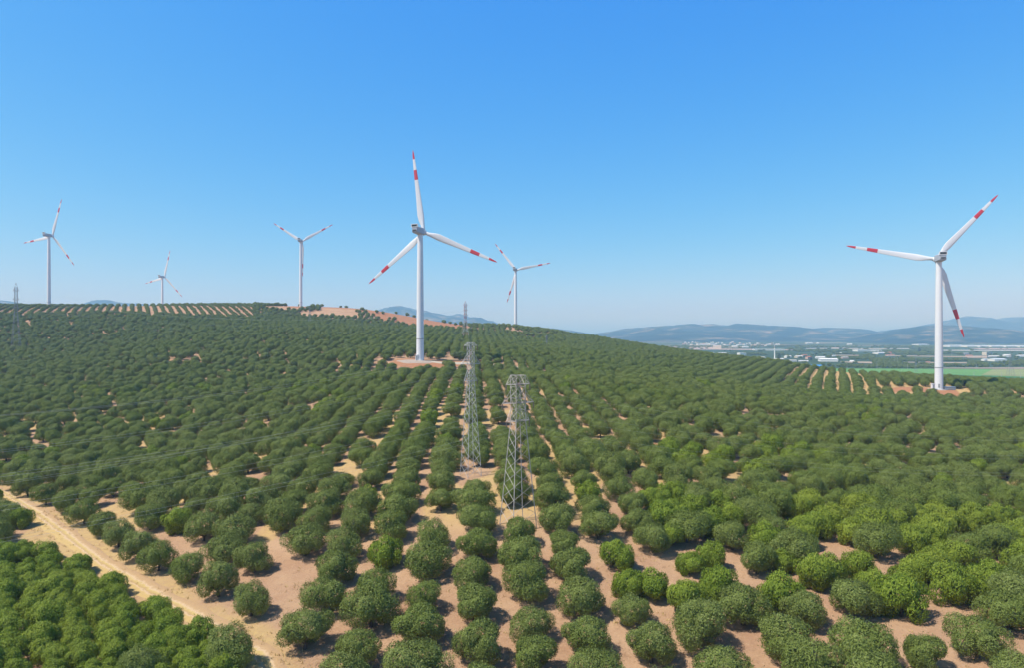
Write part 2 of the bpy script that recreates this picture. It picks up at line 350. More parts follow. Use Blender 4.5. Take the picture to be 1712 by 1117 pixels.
# tufts of dry grass on the verges of the track and between the nearer rows
def tufts():
    g = np.random.default_rng(31); n = 26000; x = g.uniform(-120, 110, n); y = g.uniform(58, 190, n)
    k = np.abs(x / y) < .82; x, y = x[k], y[k]; t = near_poly(TRACK, x, y, 1.0)
    pr = np.where(np.abs(t - 2.6) < 1.3, .9, .10) * (N2.f(x / 2.2, y / 2.2, 2) > .47) + .35 * (N3.f(x / 9, y / 30, 3) > .6) + .1 * (t < .5)
    k = g.random(len(x)) < pr; x, y = x[k], y[k]; z = ground_z(x, y); n = len(x); nb = 6
    X = np.repeat(x, nb) + g.normal(size=n * nb) * .16; Y = np.repeat(y, nb) + g.normal(size=n * nb) * .16; Z = np.repeat(z, nb) + .02; a = g.uniform(0, 6.28, n * nb); h = g.uniform(.12, .42, n * nb); lx, ly = g.normal(size=(2, n * nb)) * .12; w_ = .045
    V = np.stack([np.stack([X - np.cos(a) * w_, Y - np.sin(a) * w_, Z], 1), np.stack([X + np.cos(a) * w_, Y + np.sin(a) * w_, Z], 1), np.stack([X + lx, Y + ly, Z + h], 1)], 1).reshape(-1, 3)
    me = fast_mesh('dry_grass', V, np.arange(len(V)).reshape(-1, 3)); me.materials.append(mat('dry_straw', (.62, .47, .2), .9, var=.25, scale=.7))
    o = bpy.data.objects.new('dry_grass', me); col.objects.link(o); tag(o, 'tufts of dry straw coloured grass along the dirt track', 'grass', kind='stuff')
tufts()

# ------------------------------------------------------------------ hills on the horizon
def ridge(name, pts, seed, front, back, amp=.24, m=None, base=-61.0, res=26.0):
    """a range of hills: crest line through pts (pixel x, pixel y, distance), falling to the plain in front and behind"""
    pts = np.array([P(*p) for p in pts]); L_ = np.concatenate([[0], np.cumsum(np.hypot(*np.diff(pts[:, :2], axis=0).T))])
    s_ = np.linspace(0, L_[-1], int(L_[-1] / res / 1.6)); cx_ = np.interp(s_, L_, pts[:, 0]); cy_ = np.interp(s_, L_, pts[:, 1]); cz = np.interp(s_, L_, pts[:, 2])
    k = 5; ker = np.ones(k) / k; cz = np.convolve(np.pad(cz, k // 2, 'edge'), ker, 'valid')
    v = np.concatenate([np.linspace(-1, 0, int(front / res)), np.linspace(0, 1, int(back / res / 1.5))[1:]])
    nz = VN(seed); S, Vv = np.meshgrid(s_, v); CXm = np.tile(cx_, (len(v), 1)); CYm = np.tile(cy_, (len(v), 1)); CZm = np.tile(cz, (len(v), 1))
    off = np.where(Vv < 0, Vv * front, Vv * back); Y = CYm + off; X = CXm * (Y / CYm * .5 + .5)
    prof = np.cos(np.clip(np.abs(Vv), 0, 1) * np.pi / 2) ** 1.5
    n = nz.f(X / 900, Y / 900, 5); rg = 1 - np.abs(2 * nz.f(X / 520 + 9, Y / 1100, 4) - 1)
    endf = sstep(0, 500, S) * sstep(0, 500, S[0, -1] - S)
    H = (CZm - base) * prof
    H = H * (1 + (n - .5) * amp * 5 * np.clip(np.abs(Vv) * 3, 0, 1) + (rg - .75) * amp * 4 * np.clip(np.abs(Vv) * 3, 0, 1)) + (nz.f(X / 120, Y / 120, 3) - .5) * 7 * prof
    Z = base + np.maximum(H, 0) * endf
    idx = np.arange(X.size).reshape(X.shape); f = np.stack([idx[:-1, :-1], idx[:-1, 1:], idx[1:, 1:], idx[1:, :-1]], -1).reshape(-1, 4)
    me = fast_mesh(name, np.stack([X.ravel(), Y.ravel(), Z.ravel()], 1), f, True); me.materials.append(m)
    o = bpy.data.objects.new(name, me); col.objects.link(o); tag(o, kind='structure'); return o
def hill_mat():
    m = bpy.data.materials.new('far_hills'); m.use_nodes = True; t = m.node_tree; L = t.links.new; b = t.nodes['Principled BSDF']; b.inputs['Roughness'].default_value = 1; b.inputs['Specular IOR Level'].default_value = 0
    g = t.nodes.new('ShaderNodeNewGeometry')
    def nn(s, d=6):
        n = t.nodes.new('ShaderNodeTexNoise'); n.inputs['Scale'].default_value = s; n.inputs['Detail'].default_value = d; n.inputs['Roughness'].default_value = .65; L(g.outputs['Position'], n.inputs['Vector']); return n.outputs['Fac']
    r = t.nodes.new('ShaderNodeValToRGB'); e = r.color_ramp.elements; e[0].position = .3; e[0].color = (.008, .02, .014, 1); e[1].position = .7; e[1].color = (.34, .28, .22, 1)
    x = e.new(.52); x.color = (.02, .038, .025, 1); x = e.new(.58); x.color = (.10, .10, .06, 1); L(nn(.0035, 8), r.inputs[0])
    mp = t.nodes.new('ShaderNodeMapRange'); mp.inputs[1].default_value = .69; mp.inputs[2].default_value = .74; L(nn(.0011, 5), mp.inputs[0])
    mx = t.nodes.new('ShaderNodeMix'); mx.data_type = 'RGBA'; L(mp.outputs[0], mx.inputs['Factor']); L(r.outputs[0], mx.inputs['A']); mx.inputs['B'].default_value = (.55, .48, .38, 1); L(mx.outputs['Result'], b.inputs['Base Color'])
    return m
HM = hill_mat()
ridge('hills', [(930,566,7400),(1010,558,7400),(1040,554,7400),(1075,549,7400),(1150,545.5,7500),(1200,545,7600),(1260,547,7600),(1300,548,7600),(1345,551,7500),(1380,547.5,7400),(1430,551,7300),(1475,556,7200),(1530,563,7000)], 11, 2600, 2500, m=HM)
ridge('hills', [(1380,572,5200),(1450,561,5300),(1500,554,5400),(1545,545,5500),(1600,544.5,5500),(1650,549,5400),(1700,559,5300),(1760,565,5200),(1900,574,5000)], 12, 1500, 2000, m=HM)
ridge('hills', [(1430,562,8800),(1500,553,8800),(1570,542,9000),(1605,531.5,9200),(1640,540,9200),(1665,540,9300),(1695,531.5,9400),(1740,530,9400),(1850,536,9400),(2100,552,9000)], 13, 3000, 2500, m=HM)
ridge('hills', [(560,545,8200),(610,530,8300),(640,519,8400),(660,513,8500),(675,513,8500),(695,521,8500),(740,528,8400),(800,537,8200),(860,546,8000),(900,549,8000),(950,554,8000),(1000,560,8000),(1060,568,8000)], 14, 2500, 2500, m=HM)
ridge('hills', [(-500,535,9500),(-150,522,9500),(-60,503,9500),(0,501,9500),(25,508,9500),(70,518,9500),(130,515,9500),(180,507,9600),(230,507,9600),(280,516,9500),(330,517,9500),(360,508,9500),(410,507,9500),(450,515,9500),(520,524,9500),(620,547,9500)], 15, 3000, 2500, amp=.1, m=HM)

# ------------------------------------------------------------------ fields and roads of the plain
def quad_sheet(name, pp, m, off=.35, nu=24, nv=10):
    c = [plain(*p) for p in pp]; V = []
    for j in range(nv + 1):
        for i in range(nu + 1):
            u, v = i / nu, j / nv
            x = (c[0][0] * (1 - u) + c[1][0] * u) * (1 - v) + (c[3][0] * (1 - u) + c[2][0] * u) * v
            y = (c[0][1] * (1 - u) + c[1][1] * u) * (1 - v) + (c[3][1] * (1 - u) + c[2][1] * u) * v
            V.append((x, y))
    V = np.array(V); z = ground_z(V[:, 0], V[:, 1]) + off; id_ = np.arange(len(V)).reshape(nv + 1, nu + 1)
    f = np.stack([id_[:-1, :-1], id_[:-1, 1:], id_[1:, 1:], id_[1:, :-1]], -1).reshape(-1, 4)
    me = fast_mesh(name, np.column_stack([V, z]), f, True); me.materials.append(m)
    o = bpy.data.objects.new(name, me); col.objects.link(o); tag(o, kind='structure'); return o
FM = {'light': mat('light_green_crop', (.13, .30, .06), .95, var=.2, scale=.02), 'deep': mat('deep_green_crop', (.03, .15, .04), .95, var=.2, scale=.03),
      'olive': mat('yellow_green_grass', (.26, .30, .11), .95, var=.2, scale=.03), 'tan': mat('bare_field', (.42, .33, .24), .95, var=.15, scale=.01),
      'pale': mat('pale_road', (.55, .53, .49), .9, var=.1, scale=.01), 'pink': mat('stubble_field', (.44, .34, .29), .95, var=.15, scale=.01)}
for o_, (pp, k) in enumerate([
 ([(1370,617),(1760,618.5),(1760,634),(1380,626)], 'light'), ([(1395,623.5),(1560,626.5),(1560,640),(1400,634)], 'deep'), ([(1560,626.2),(1800,636),(1810,650),(1560,640.3)], 'deep'),
 ([(1660,618.5),(1800,618.5),(1800,634.5),(1640,628.5)], 'olive')]):
    quad_sheet('field', pp, FM[k], off=.35 + .12 * o_)
for o_, (pp, k) in enumerate([
 ([(1022,577),(1150,580.5),(1150,583),(1035,579.3)], 'pink'), ([(1150,579.8),(1195,580.5),(1195,583.5),(1150,582.5)], 'tan'), ([(1160,583),(1330,585),(1330,586.5),(1160,585)], 'pink'),
 ([(1347,583),(1520,583.2),(1520,584),(1347,583.7)], 'pale'), ([(1390,581.8),(1414,581.8),(1414,583),(1390,583)], 'tan'), ([(1576,585.8),(1800,586.8),(1800,588),(1576,587)], 'pale'),
 ([(1620,583),(1800,583.5),(1800,585.5),(1640,585)], 'pink'), ([(1396,594.3),(1436,594.3),(1436,595.5),(1396,595.5)], 'tan'), ([(1480,595),(1650,597),(1650,598.7),(1480,596)], 'tan'),
 ([(1405,605.3),(1458,605.8),(1458,608.6),(1405,606.7)], 'tan'), ([(1510,606),(1616,606.8),(1616,608.6),(1510,607.2)], 'tan'), ([(1575,616),(1800,615.5),(1800,618),(1575,617.2)], 'pink'),
 ([(1620,595.8),(1650,595.6),(1650,599.5),(1616,599)], 'tan'), ([(1000,571.5),(1140,572),(1140,573),(1000,572.5)], 'pink')]):
    quad_sheet('field' if k != 'pale' else 'road', pp, FM[k], off=.35 + .02 * o_, nv=3)

# ------------------------------------------------------------------ wind turbines
RB = 48.0
def blade_mesh():
    st = [(.03, 2.0, 1.9, 0), (.055, 2.0, 1.9, .0), (.10, 2.5, 1.55, .35), (.15, 3.4, 1.15, .8), (.21, 3.95, .95, 1.0), (.30, 3.6, .72, .9), (.42, 3.05, .52, .75), (.54, 2.65, .4, .6),
          (.64, 2.3, .33, .5), (.70, 2.12, .29, .45), (.76, 1.95, .26, .4), (.83, 1.7, .22, .35), (.89, 1.42, .18, .3), (.945, 1.05, .13, .2), (.98, .6, .08, .1), (1.0, .12, .03, 0)]
    V = []; Fc = []; mi = []; n = 14
    for k, (r, c, t, sh) in enumerate(st):
        tw = math.radians(16 * (1 - r) ** 2)
        for i in range(n):
            a = 2 * math.pi * i / n; x = math.cos(a) * c / 2; y = math.sin(a) * t / 2 * (1 if r < .08 else (1 + .55 * math.cos(a)) * .8)
            x -= sh * .55 * (1 if r > .08 else 0)
            X = x * math.cos(tw) - y * math.sin(tw); Y_ = x * math.sin(tw) + y * math.cos(tw); V.append((X, Y_, r * RB))
    for k in range(len(st) - 1):
        red = (.64 <= st[k][0] < .759) or st[k][0] >= .889
        for i in range(n): Fc.append((k * n + i, k * n + (i + 1) % n, (k + 1) * n + (i + 1) % n, (k + 1) * n + i)); mi.append(1 if red else 0)
    return V, Fc, mi
BV, BF, BM = blade_mesh()
TURB = 'wind turbines'
class _T: pass
tpl = _T()
def make_turbine(bx, by, bz, hz, yaw, ph, tilt, cone, label, group, ring=.17, sc_=1.0, door=True, first=None, rw=1.0):
    root = empty('wind_turbine', (bx, by, bz)); tag(root, label, 'wind turbine', group)
    H = hz
    tm = MB(); zr = H * ring
    prof = [(2.5, -1.0), (2.5, .35), (2.16, .36), (2.12, zr - .3), (2.2, zr - .28), (2.2, zr + .05), (2.1, zr + .07), (1.95, H * .5), (1.72, H * .8), (1.5, H - 2.6), (1.5, H - 2.0)]
    ms = [2, 2, 0, 0, 1, 0, 0, 0, 0, 0]
    tm.lathe(prof[:3], 28, 2); tm.lathe(prof[2:4], 28, 0); tm.lathe([(2.12, zr - .3), (2.24, zr - .28), (2.24, zr + .08), (2.1, zr + .1)], 28, 1)
    tm.lathe([(2.1, zr)] + prof[7:], 28, 0); tm.build('tower', [M['white'], M['flange'], M['concrete']], root, True)
    if door:
        d = MB(); a = math.radians(-120); rot = Matrix.Rotation(a, 3, 'Z'); d.box(rot @ Vector((2.16, 0, 2.3)), (.12, .9, 2.1), 0, rot); d.build('door', M['flange'], root)
    # nacelle: long bevelled box, bonnet-like cooler standing at its rear top
    ax = Vector((math.sin(yaw), math.cos(yaw), 0))
    nb = MB(); secs = [(-7.2, 1.45, -.9, 1.5), (-6.6, 1.75, -1.75, 1.9), (-1, 1.9, -2.0, 2.0), (1.8, 1.85, -2.0, 1.95), (2.9, 1.5, -1.6, 1.65)]
    for k, (y, hw, z0, z1) in enumerate(secs):
        b = .45; ring_ = [(-hw + b, z0), (hw - b, z0), (hw, z0 + b), (hw, z1 - b), (hw - b, z1), (-hw + b, z1), (-hw, z1 - b), (-hw, z0 + b)]
        nb.v += [(x, y, z) for x, z in ring_]
    for k in range(len(secs) - 1):
        for i in range(8): nb.f.append((k * 8 + i, k * 8 + (i + 1) % 8, (k + 1) * 8 + (i + 1) % 8, (k + 1) * 8 + i)); nb.m.append(0)
    nb.f += [tuple(range(8))[::-1], tuple(range(32, 40))]; nb.m += [0, 0]
    no = nb.build('nacelle', [M['nacelle']], root); no.location = (0, 0, H); no.rotation_euler = (0, 0, -yaw)
    cb = MB(); cb.box((0, -6.9, 1.45), (3.9, 1.0, .3), 0); cb.box((0, -6.9, 3.0), (3.9, 1.0, .3), 0); cb.box((-1.82, -6.9, 2.22), (.28, .98, 1.26), 0); cb.box((1.82, -6.9, 2.22), (.28, .98, 1.26), 0)
    cb.box((0, -6.9, 2.22), (3.3, .5, 1.2), 1)
    co = cb.build('cooler', [M['white'], M['dark']], no)
    vb = MB(); vb.box((0, -7.3, -.35), (2.2, .2, .7), 0); vb.build('vent', [M['dark']], no)
    # rotor
    axt = Vector((math.sin(yaw) * math.cos(tilt), math.cos(yaw) * math.cos(tilt), math.sin(tilt)))
    u = Vector((math.cos(yaw), -math.sin(yaw), 0)); v = u.cross(axt)
    hub = MB(); hub.lathe([(1.45, -1.7), (1.7, -1.0), (1.75, .2), (1.6, 1.0), (1.2, 1.7), (.6, 2.15), (.02, 2.3)], 20, 0)
    hub.f.append(tuple(range(20))[::-1]); hub.m.append(0)
    ho = hub.build('hub', [M['white']], root, True)
    hp = Vector((ax.x * 4.5, ax.y * 4.5, H))
    mt = Matrix((u, -v, axt)).transposed().to_4x4()
    ho.matrix_local = Matrix.Translation(hp) @ mt
    for k in range(3):
        b = ph + k * 2 * math.pi / 3
        rad = (u * math.cos(b) + v * math.sin(b)) * math.cos(cone) + axt * math.sin(cone)
        rad.normalize(); yv = (axt - rad * axt.dot(rad)).normalized(); xv = yv.cross(rad)
        if tpl.__dict__.get('blade') is None: o = mesh_obj('blade', BV, BF, [M['white'], M['red']], root, True, BM); tpl.blade = o
        else: o = tpl.blade.copy(); col.objects.link(o); o.parent = root
        o.matrix_local = Matrix.Translation(hp + axt * 0.3) @ Matrix((xv, yv, rad)).transposed().to_4x4() @ Matrix.Scale(sc_, 4)
    return root
def turb(tx, hy, by, Y, yaw, ph, tilt, cone, label, basez=None, **k):
    x = (tx - CX) / F * Y; yaw = R(yaw); z_h = -(hy - CY) / F * (Y + 4.5 * math.cos(yaw))
    z_b = gz(x, Y) if basez is None else basez
    return make_turbine(x, Y, z_b, z_h - z_b, yaw, R(ph), R(tilt), R(cone), label, TURB, **k)
T_MAIN = turb(702.5, 388, 603, 390.5, 18.7, 97, 4.4, 1.5, 'large white wind turbine in the middle, standing on a bare clearing among the olive trees')
T_E = turb(1569.5, 433, 652, 388.2, 14.9, 48.4, .6, 2.6, 'large white wind turbine at the right, one blade hanging in shade beside its tower')
turb(82, 394, 512, 841, 14.9, 68.6, 4.3, .8, 'white wind turbine on the left ridge behind young olive rows, leftmost of all', ring=.06)
turb(271.5, 463, 539, 1183, 18.3, -47.6, 6.2, 3.2, 'small distant wind turbine rising from behind the left ridge, its foot hidden', ring=.06)
turb(503, 403, 512, 926, 4, 148, 3.7, 3.1, 'white wind turbine on the brown hilltop, two blades raised like a V', ring=.06)
turb(862, 451, 547, 929, 16.8, 129.4, 8.5, 3.9, 'white wind turbine at the right end of the hill crest, beyond the red pylon', ring=.06)
# far turbines on the blue hills
names = ['first','second','third','fourth','fifth','sixth','seventh','eighth','ninth']
for i, (px, hy) in enumerate([(1100.5,541.5),(1173,537.5),(1225,538),(1262,539),(1292,539.5),(1333,541.5),(1348,541),(1374,539),(1421,541)]):
    Y = 7500.; x = (px - CX) / F * Y; zh = -(hy - CY) / F * Y
    t_ = make_turbine(x, Y, zh - 78, 78, R(15), R(20 + 37 * i), R(4), R(2), 'tiny hazy wind turbine on the blue hills, %s from the left of nine' % names[i], 'tiny wind turbines on the far hills', sc_=1.0, door=False)

# cabinets beside the turbines
def cabinet(px, py, Y, s, roofm, label, name='transformer_cabinet', cat='cabinet', wm='white'):
    x = (px - CX) / F * Y; z = gz(x, Y); r = empty(name, (x, Y, z)); tag(r, label, cat)
    b = MB(); b.box((0, 0, s[2] / 2), s, 0); b.build('body', M[wm], r)
    b = MB(); b.box((0, 0, s[2] + .1), (s[0] + .3, s[1] + .3, .2), 0); b.build('roof', roofm, r)
    b = MB(); b.box((0, -s[1] / 2 - .03, s[2] * .45), (s[0] * .5, .06, s[2] * .8), 0); b.build('door', M['flange'], r)
cabinet(697.2, 0, 389, (1.6, 1.6, 3.0), M['white'], 'small white cabinet at the left foot of the middle turbine')
cabinet(1559.5, 0, 386, (1.5, 1.5, 3.4), M['white'], 'small white cabinet at the left foot of the right turbine')
M['bluegrey'] = mat('blue_grey_metal', (.30, .38, .45), .5)
cabinet(1586, 0, 388, (6.0, 3.0, 1.6), M['bluegrey'], 'low blue grey transformer housing at the right foot of the right turbine', wm='bluegrey')
def pad(cx_, cy_, rx, ry, seed):
    n = 40; V = []; nv = VN(seed)
    for j, q in enumerate((0, .35, .7, 1.0)):
        for k in range(n):
            a = 2 * math.pi * k / n; r = q * (1 + .25 * (nv(math.cos(a) * 2 + 5, math.sin(a) * 2 + 5) - .5)); V.append((cx_ + rx * r * math.cos(a), cy_ + ry * r * math.sin(a)))
    V = np.array(V); z = ground_z(V[:, 0], V[:, 1]) + .15; z[-n:] -= .3
    f = [(j * n + k, j * n + (k + 1) % n, (j + 1) * n + (k + 1) % n, (j + 1) * n + k) for j in range(3) for k in range(n)]
    o = mesh_obj('gravel_pad', np.column_stack([V, z]), f, M['gravel'], None, True); tag(o, kind='structure')
pad(T_MAIN.location.x - 2, T_MAIN.location.y - 3, 11, 5.5, 3); pad(T_E.location.x, T_E.location.y + 1, 6.5, 4.5, 4)

# ------------------------------------------------------------------ lattice pylons and wires
def pylon(x, y, z, H, wb, ww, waist, arms, yaw, label, m=('steel', 'steel'), r=.07, nb=9, top_peak=0, group=None, ins=True, redwhite=False, single=False):
    """square lattice tower: wb base width, ww width above the waist, arms [(height, half span)]"""
    root = empty('lattice_pylon', (x, y, z), yaw); tag(root, label, 'pylon', group)
    def hw(h): return (wb + (ww - wb) * min(1, h / waist)) / 2
    def corner(k, h): s_ = hw(h); return Vector(((-s_, s_, s_, -s_)[k], (-s_, -s_, s_, s_)[k], h))
    f = MB(); hs_ = [waist * (1 - (1 - i / nb) ** 1.25) for i in range(nb)] ; nt_ = max(3, int((H - waist) / (ww * .95))); hs_ += [waist + (H - waist) * i / nt_ for i in range(nt_ + 1)]
    for k in range(4): f.bar(corner(k, -.8), corner(k, waist), r * 1.25, 0); f.bar(corner(k, waist), corner(k, H), r, 1 if redwhite else 0)
    for i in range(len(hs_) - 1):
        a, b = hs_[i], hs_[i + 1]; mi = (i % 2) if redwhite else 0
        for k in range(4):
            k2 = (k + 1) % 4
            if not (single and b <= waist + .01): f.bar(corner(k, a), corner(k2, b), r * .55, mi)
            f.bar(corner(k2, a), corner(k, b), r * .55, mi)
            if i > 0 and (b > waist): f.bar(corner(k, a), corner(k2, a), r * .5, mi)
    for k in range(4): f.bar(corner(k, H), corner((k + 1) % 4, H), r * .6, 0)
    if top_peak:
        for k in range(4): f.bar(corner(k, H), (0, 0, H + top_peak), r * .7, 1 if redwhite else 0)
    f.build('lattice_mast', [M[m[0]], M[m[1]]], root)
    tips = []
    for (h, sp) in arms:
        a = MB(); s_ = hw(h)
        a.bar((-sp, 0, h), (sp, 0, h), r * .5)
        for sx in (-1, 1):
            tip = Vector((sx * sp, 0, h))
            for sy in (-1, 1):
                a.bar((sx * s_, sy * s_, h), tip, r * .8); a.bar((sx * s_, sy * s_, min(H, h + 1.9)), tip, r * .6)
                a.bar((-s_, sy * s_, h), (s_, sy * s_, h), r * .7)
            for q in (.35, .7):
                for sy in (-1, 1): a.bar((sx * (s_ + (sp - s_) * q), sy * s_ * (1 - q), h), (sx * (s_ + (sp - s_) * q), sy * s_ * (1 - q), min(H, h + 1.9) - (min(H, h + 1.9) - h) * q), r * .4)
        ao = a.build('crossarm', [M[m[0]]], root)
        for sx in (-1, 1):
            if ins:
                i_ = MB(); i_.lathe([(.03, 0), (.13, -.08), (.05, -.2), (.14, -.32), (.05, -.44), (.14, -.56), (.05, -.68), (.14, -.8), (.05, -.92), (.03, -1.1)], 8)
                io = i_.build('insulator', [M['glass_ins']], ao, True); io.location = (sx * sp, 0, h)
            tips.append(Matrix.Translation((x, y, z)) @ Matrix.Rotation(yaw, 4, 'Z') @ Vector((sx * sp, 0, h - (1.1 if ins else 0))))
    return root, tips
nx1, ny1 = (862 - CX) / F * 109, 109.0; z1 = gz(nx1, ny1)
ztop = -(628 - CY) / F * 109; H1 = ztop - z1
zh = lambda py, d: -(py - CY) / F * d
arm_yaw1 = math.atan2(-47, 48)
rootA, tipsA = pylon(nx1 + .4, ny1, z1, H1, 4.3, 1.75, zh(704, 109) - z1, [(zh(704, 109) - z1, 2.1), (zh(674, 109) - z1, 2.9), (zh(643, 109) - z1, 2.2)], R(30), 'rust tinged lattice pylon, the nearer and larger of the two in the orchard', m=('steel_warm', 'steel_warm'), r=.058, nb=9, single=True)
nx2, ny2 = (787 - CX) / F * 135, 135.0; z2 = gz(nx2, ny2)
rootB, tipsB = pylon(nx2, ny2, z2, zh(573, 135) - z2, 3.1, 1.05, zh(638, 135) - z2, [(zh(637, 135) - z2, 1.5), (zh(609, 135) - z2, 2.2), (zh(578, 135) - z2, 1.5)], R(34), 'silver lattice pylon behind and left of the nearer one', m=('steel', 'steel'), r=.045, nb=11)
def ground_pylon(px, ptop, pbase, Y, wb, ww, label, armspan, rr, redwhite=False, yaw=0.4, wf=.55):
    x = (px - CX) / F * Y; zb = gz(x, Y); H = -(ptop - CY) / F * Y - zb
    return pylon(x, Y, zb, H * .93, wb, ww, H * wf, [(H * q, armspan) for q in (.62, .75, .88)], yaw, label, m=('steel' if redwhite else 'steel_dark', 'pyl_red' if redwhite else 'steel_dark'), r=rr, nb=7, top_peak=H * .07, redwhite=redwhite, ins=False)
_, tL = ground_pylon(27, 472, 586, 520, 5.6, 1.8, 'tall slim lattice pylon at the far left edge rising above the ridge', 2.0, .075, wf=.6)
_, tRW = ground_pylon(778, 503, 565, 640, 5.5, 1.8, 'red and white lattice pylon on the slope between two turbines', 2.6, .10, True)
_, tS = ground_pylon(518, 510, 545, 700, 3.0, 1.0, 'small thin pylon on the slope just right of the V shaped turbine', 1.8, .05)
_, tS2 = ground_pylon(914, 560, 580, 620, 1.6, .8, 'thin pale pylon standing in trees below the hill end', 1.6, .06)
_, tR = ground_pylon(1689, 590, 632, 960, 8, 2.4, 'pale lattice pylon at the right edge beside the crop fields', 4.0, .09)
_, tR2 = ground_pylon(1531, 597, 618, 1060, 4, 1.4, 'slender lattice pylon on the plain left of the right turbine', 2.5, .08)
def wire(a, b, sag, label, r=.022, group='power line wires', n=40, name='power_line'):
    a = Vector(a); b = Vector(b); pts = []
    for i in range(n + 1):
        t = i / n; p = a.lerp(b, t); p.z -= sag * 4 * t * (1 - t); pts.append(p)
    V = []; Fc = []
    d = (b - a).normalized(); u = d.cross(Vector((0, 0, 1))).normalized(); w_ = Vector((0, 0, 1))
    for p in pts:
        for k in range(4):
            t = math.pi / 2 * k; V.append(p + u * math.cos(t) * r + w_ * math.sin(t) * r)
    for i in range(n):
        for k in range(4): Fc.append((i * 4 + k, i * 4 + (k + 1) % 4, i * 4 + 4 + (k + 1) % 4, i * 4 + 4 + k))
    o = mesh_obj(name, V, Fc, M['wire'], None, True); tag(o, label, 'wire', group)
lv = ['lowest', 'lowest', 'middle', 'middle', 'top', 'top']
def side(i, s): return ('front' if (i % 2 == 0) else 'back')
dA = Vector((-47, -48, 0)).normalized(); dB = Vector((-45, -66, 0)).normalized()
for i, t in enumerate(tipsA):
    wire(t, t + dA * 150, 3.6, 'thin %s wire on the %s arm ends running left from the nearer orchard pylon' % (lv[i], side(i, 0)), r=.0065)
    wire(t, t + Vector((190, 10, 1.0)), 9.0, 'faint %s wire on the %s arm ends running right from the nearer orchard pylon' % (lv[i], side(i, 0)), r=.005)
for i, t in enumerate(tipsB):
    wire(t, t + dB * 150, 5.0, 'thin %s wire on the %s arm ends running left from the silver pylon' % (lv[i], side(i, 0)), r=.0075)
for i in range(4):
    wire(tL[i + 1], tRW[i + 1], 12, 'faint high wire across sky to red and white pylon, %s from the top' % ['fourth', 'third', 'second', 'first'][i], r=.02, n=60)

# ------------------------------------------------------------------ trees
def crown_mesh(name, seed, n, Rr, zlo, zhi, kind):
    g = np.random.default_rng(seed); zc = (zlo + zhi) / 2; hh = (zhi - zlo) / 2
    k = 21 if kind == 'olive' else 19
    c = []; r = []
    for i in range(k):
        a = 2 * np.pi * (i * .618 + g.random() * .12); q = g.uniform(-.75, .85); rad = np.sqrt(max(.05, 1 - q * q * .8)) * g.uniform(.42, .82)
        if kind == 'olive': c.append((np.cos(a) * rad * Rr, np.sin(a) * rad * Rr * g.uniform(.8, 1.05), zc + q * hh * .66)); r.append(g.uniform(.22, .44) * Rr)
        else: c.append((np.cos(a) * rad * Rr * 1.05, np.sin(a) * rad * Rr * 1.05, zc + q * hh * .6 - .1)); r.append(g.uniform(.30, .46) * Rr)
    c.append((0, 0, zc + hh * .25)); r.append(.55 * Rr); c = np.array(c); r = np.array(r)
    P_ = []; D = []; LB = []
    while sum(map(len, P_)) < n:
        m = n * 2; li = g.choice(len(r), m, p=r ** 2 / (r ** 2).sum()); d = g.normal(size=(m, 3)); d /= np.linalg.norm(d, axis=1)[:, None]
        rr = r[li] * (g.uniform(.45, 1.02, m) ** .5 + (g.random(m) < .10) * g.uniform(.05, .32, m)); p = c[li] + d * rr[:, None]
        dist = np.linalg.norm(p[:, None] - c[None], axis=2) / r[None]; dist[np.arange(m), li] = 9
        ok = (dist.min(1) > .62) & (p[:, 2] > zlo * .8) ; P_.append(p[ok]); D.append(d[ok]); LB.append(li[ok])
    p = np.concatenate(P_)[:n]
    rq = np.percentile(np.hypot(p[:, 0], p[:, 1]), 96); p[:, :2] *= Rr / rq; z0, z1_ = np.percentile(p[:, 2], [2, 98]); p[:, 2] = zlo + (p[:, 2] - z0) / (z1_ - z0) * (zhi - zlo)
    d = np.concatenate(D)[:n]; lb = np.concatenate(LB)[:n]
    out = p - np.array([0, 0, zc]); out /= np.linalg.norm(out, axis=1)[:, None] + 1e-6
    nrm = out * .75 + d * .5 + g.normal(size=(n, 3)) * .5; nrm /= np.linalg.norm(nrm, axis=1)[:, None]
    up = g.normal(size=(n, 3)) * (.8 if kind == 'olive' else .5) + np.array([0, 0, .25 if kind == 'olive' else 1.1]) + d * .5
    t = up - nrm * (up * nrm).sum(1)[:, None]; t /= np.linalg.norm(t, axis=1)[:, None]; b = np.cross(nrm, t)
    if kind == 'olive': ln = g.uniform(.17, .38, n); wd = g.uniform(.055, .10, n)
    else: ln = g.uniform(.20, .42, n); wd = g.uniform(.07, .115, n)
    V = np.stack([p - t * (ln / 2)[:, None], p + b * (wd / 2)[:, None] - t * (ln * .05)[:, None], p + t * (ln / 2)[:, None] + nrm * .03, p - b * (wd / 2)[:, None] - t * (ln * .05)[:, None]], 1).reshape(-1, 3)
    f = np.arange(4 * n).reshape(n, 4)
    lobe_t = g.uniform(0, .35, len(r))
    tint = np.clip(lobe_t[lb] + g.uniform(0, .65, n) ** 1.2 + (g.random(n) < .05) * .3, 0, 1)
    me = fast_mesh(name, V, f, False, {'tint': ('FACE', tint)}); me.materials.append(M['olive'] if kind == 'olive' else M['bushy'])
    return me
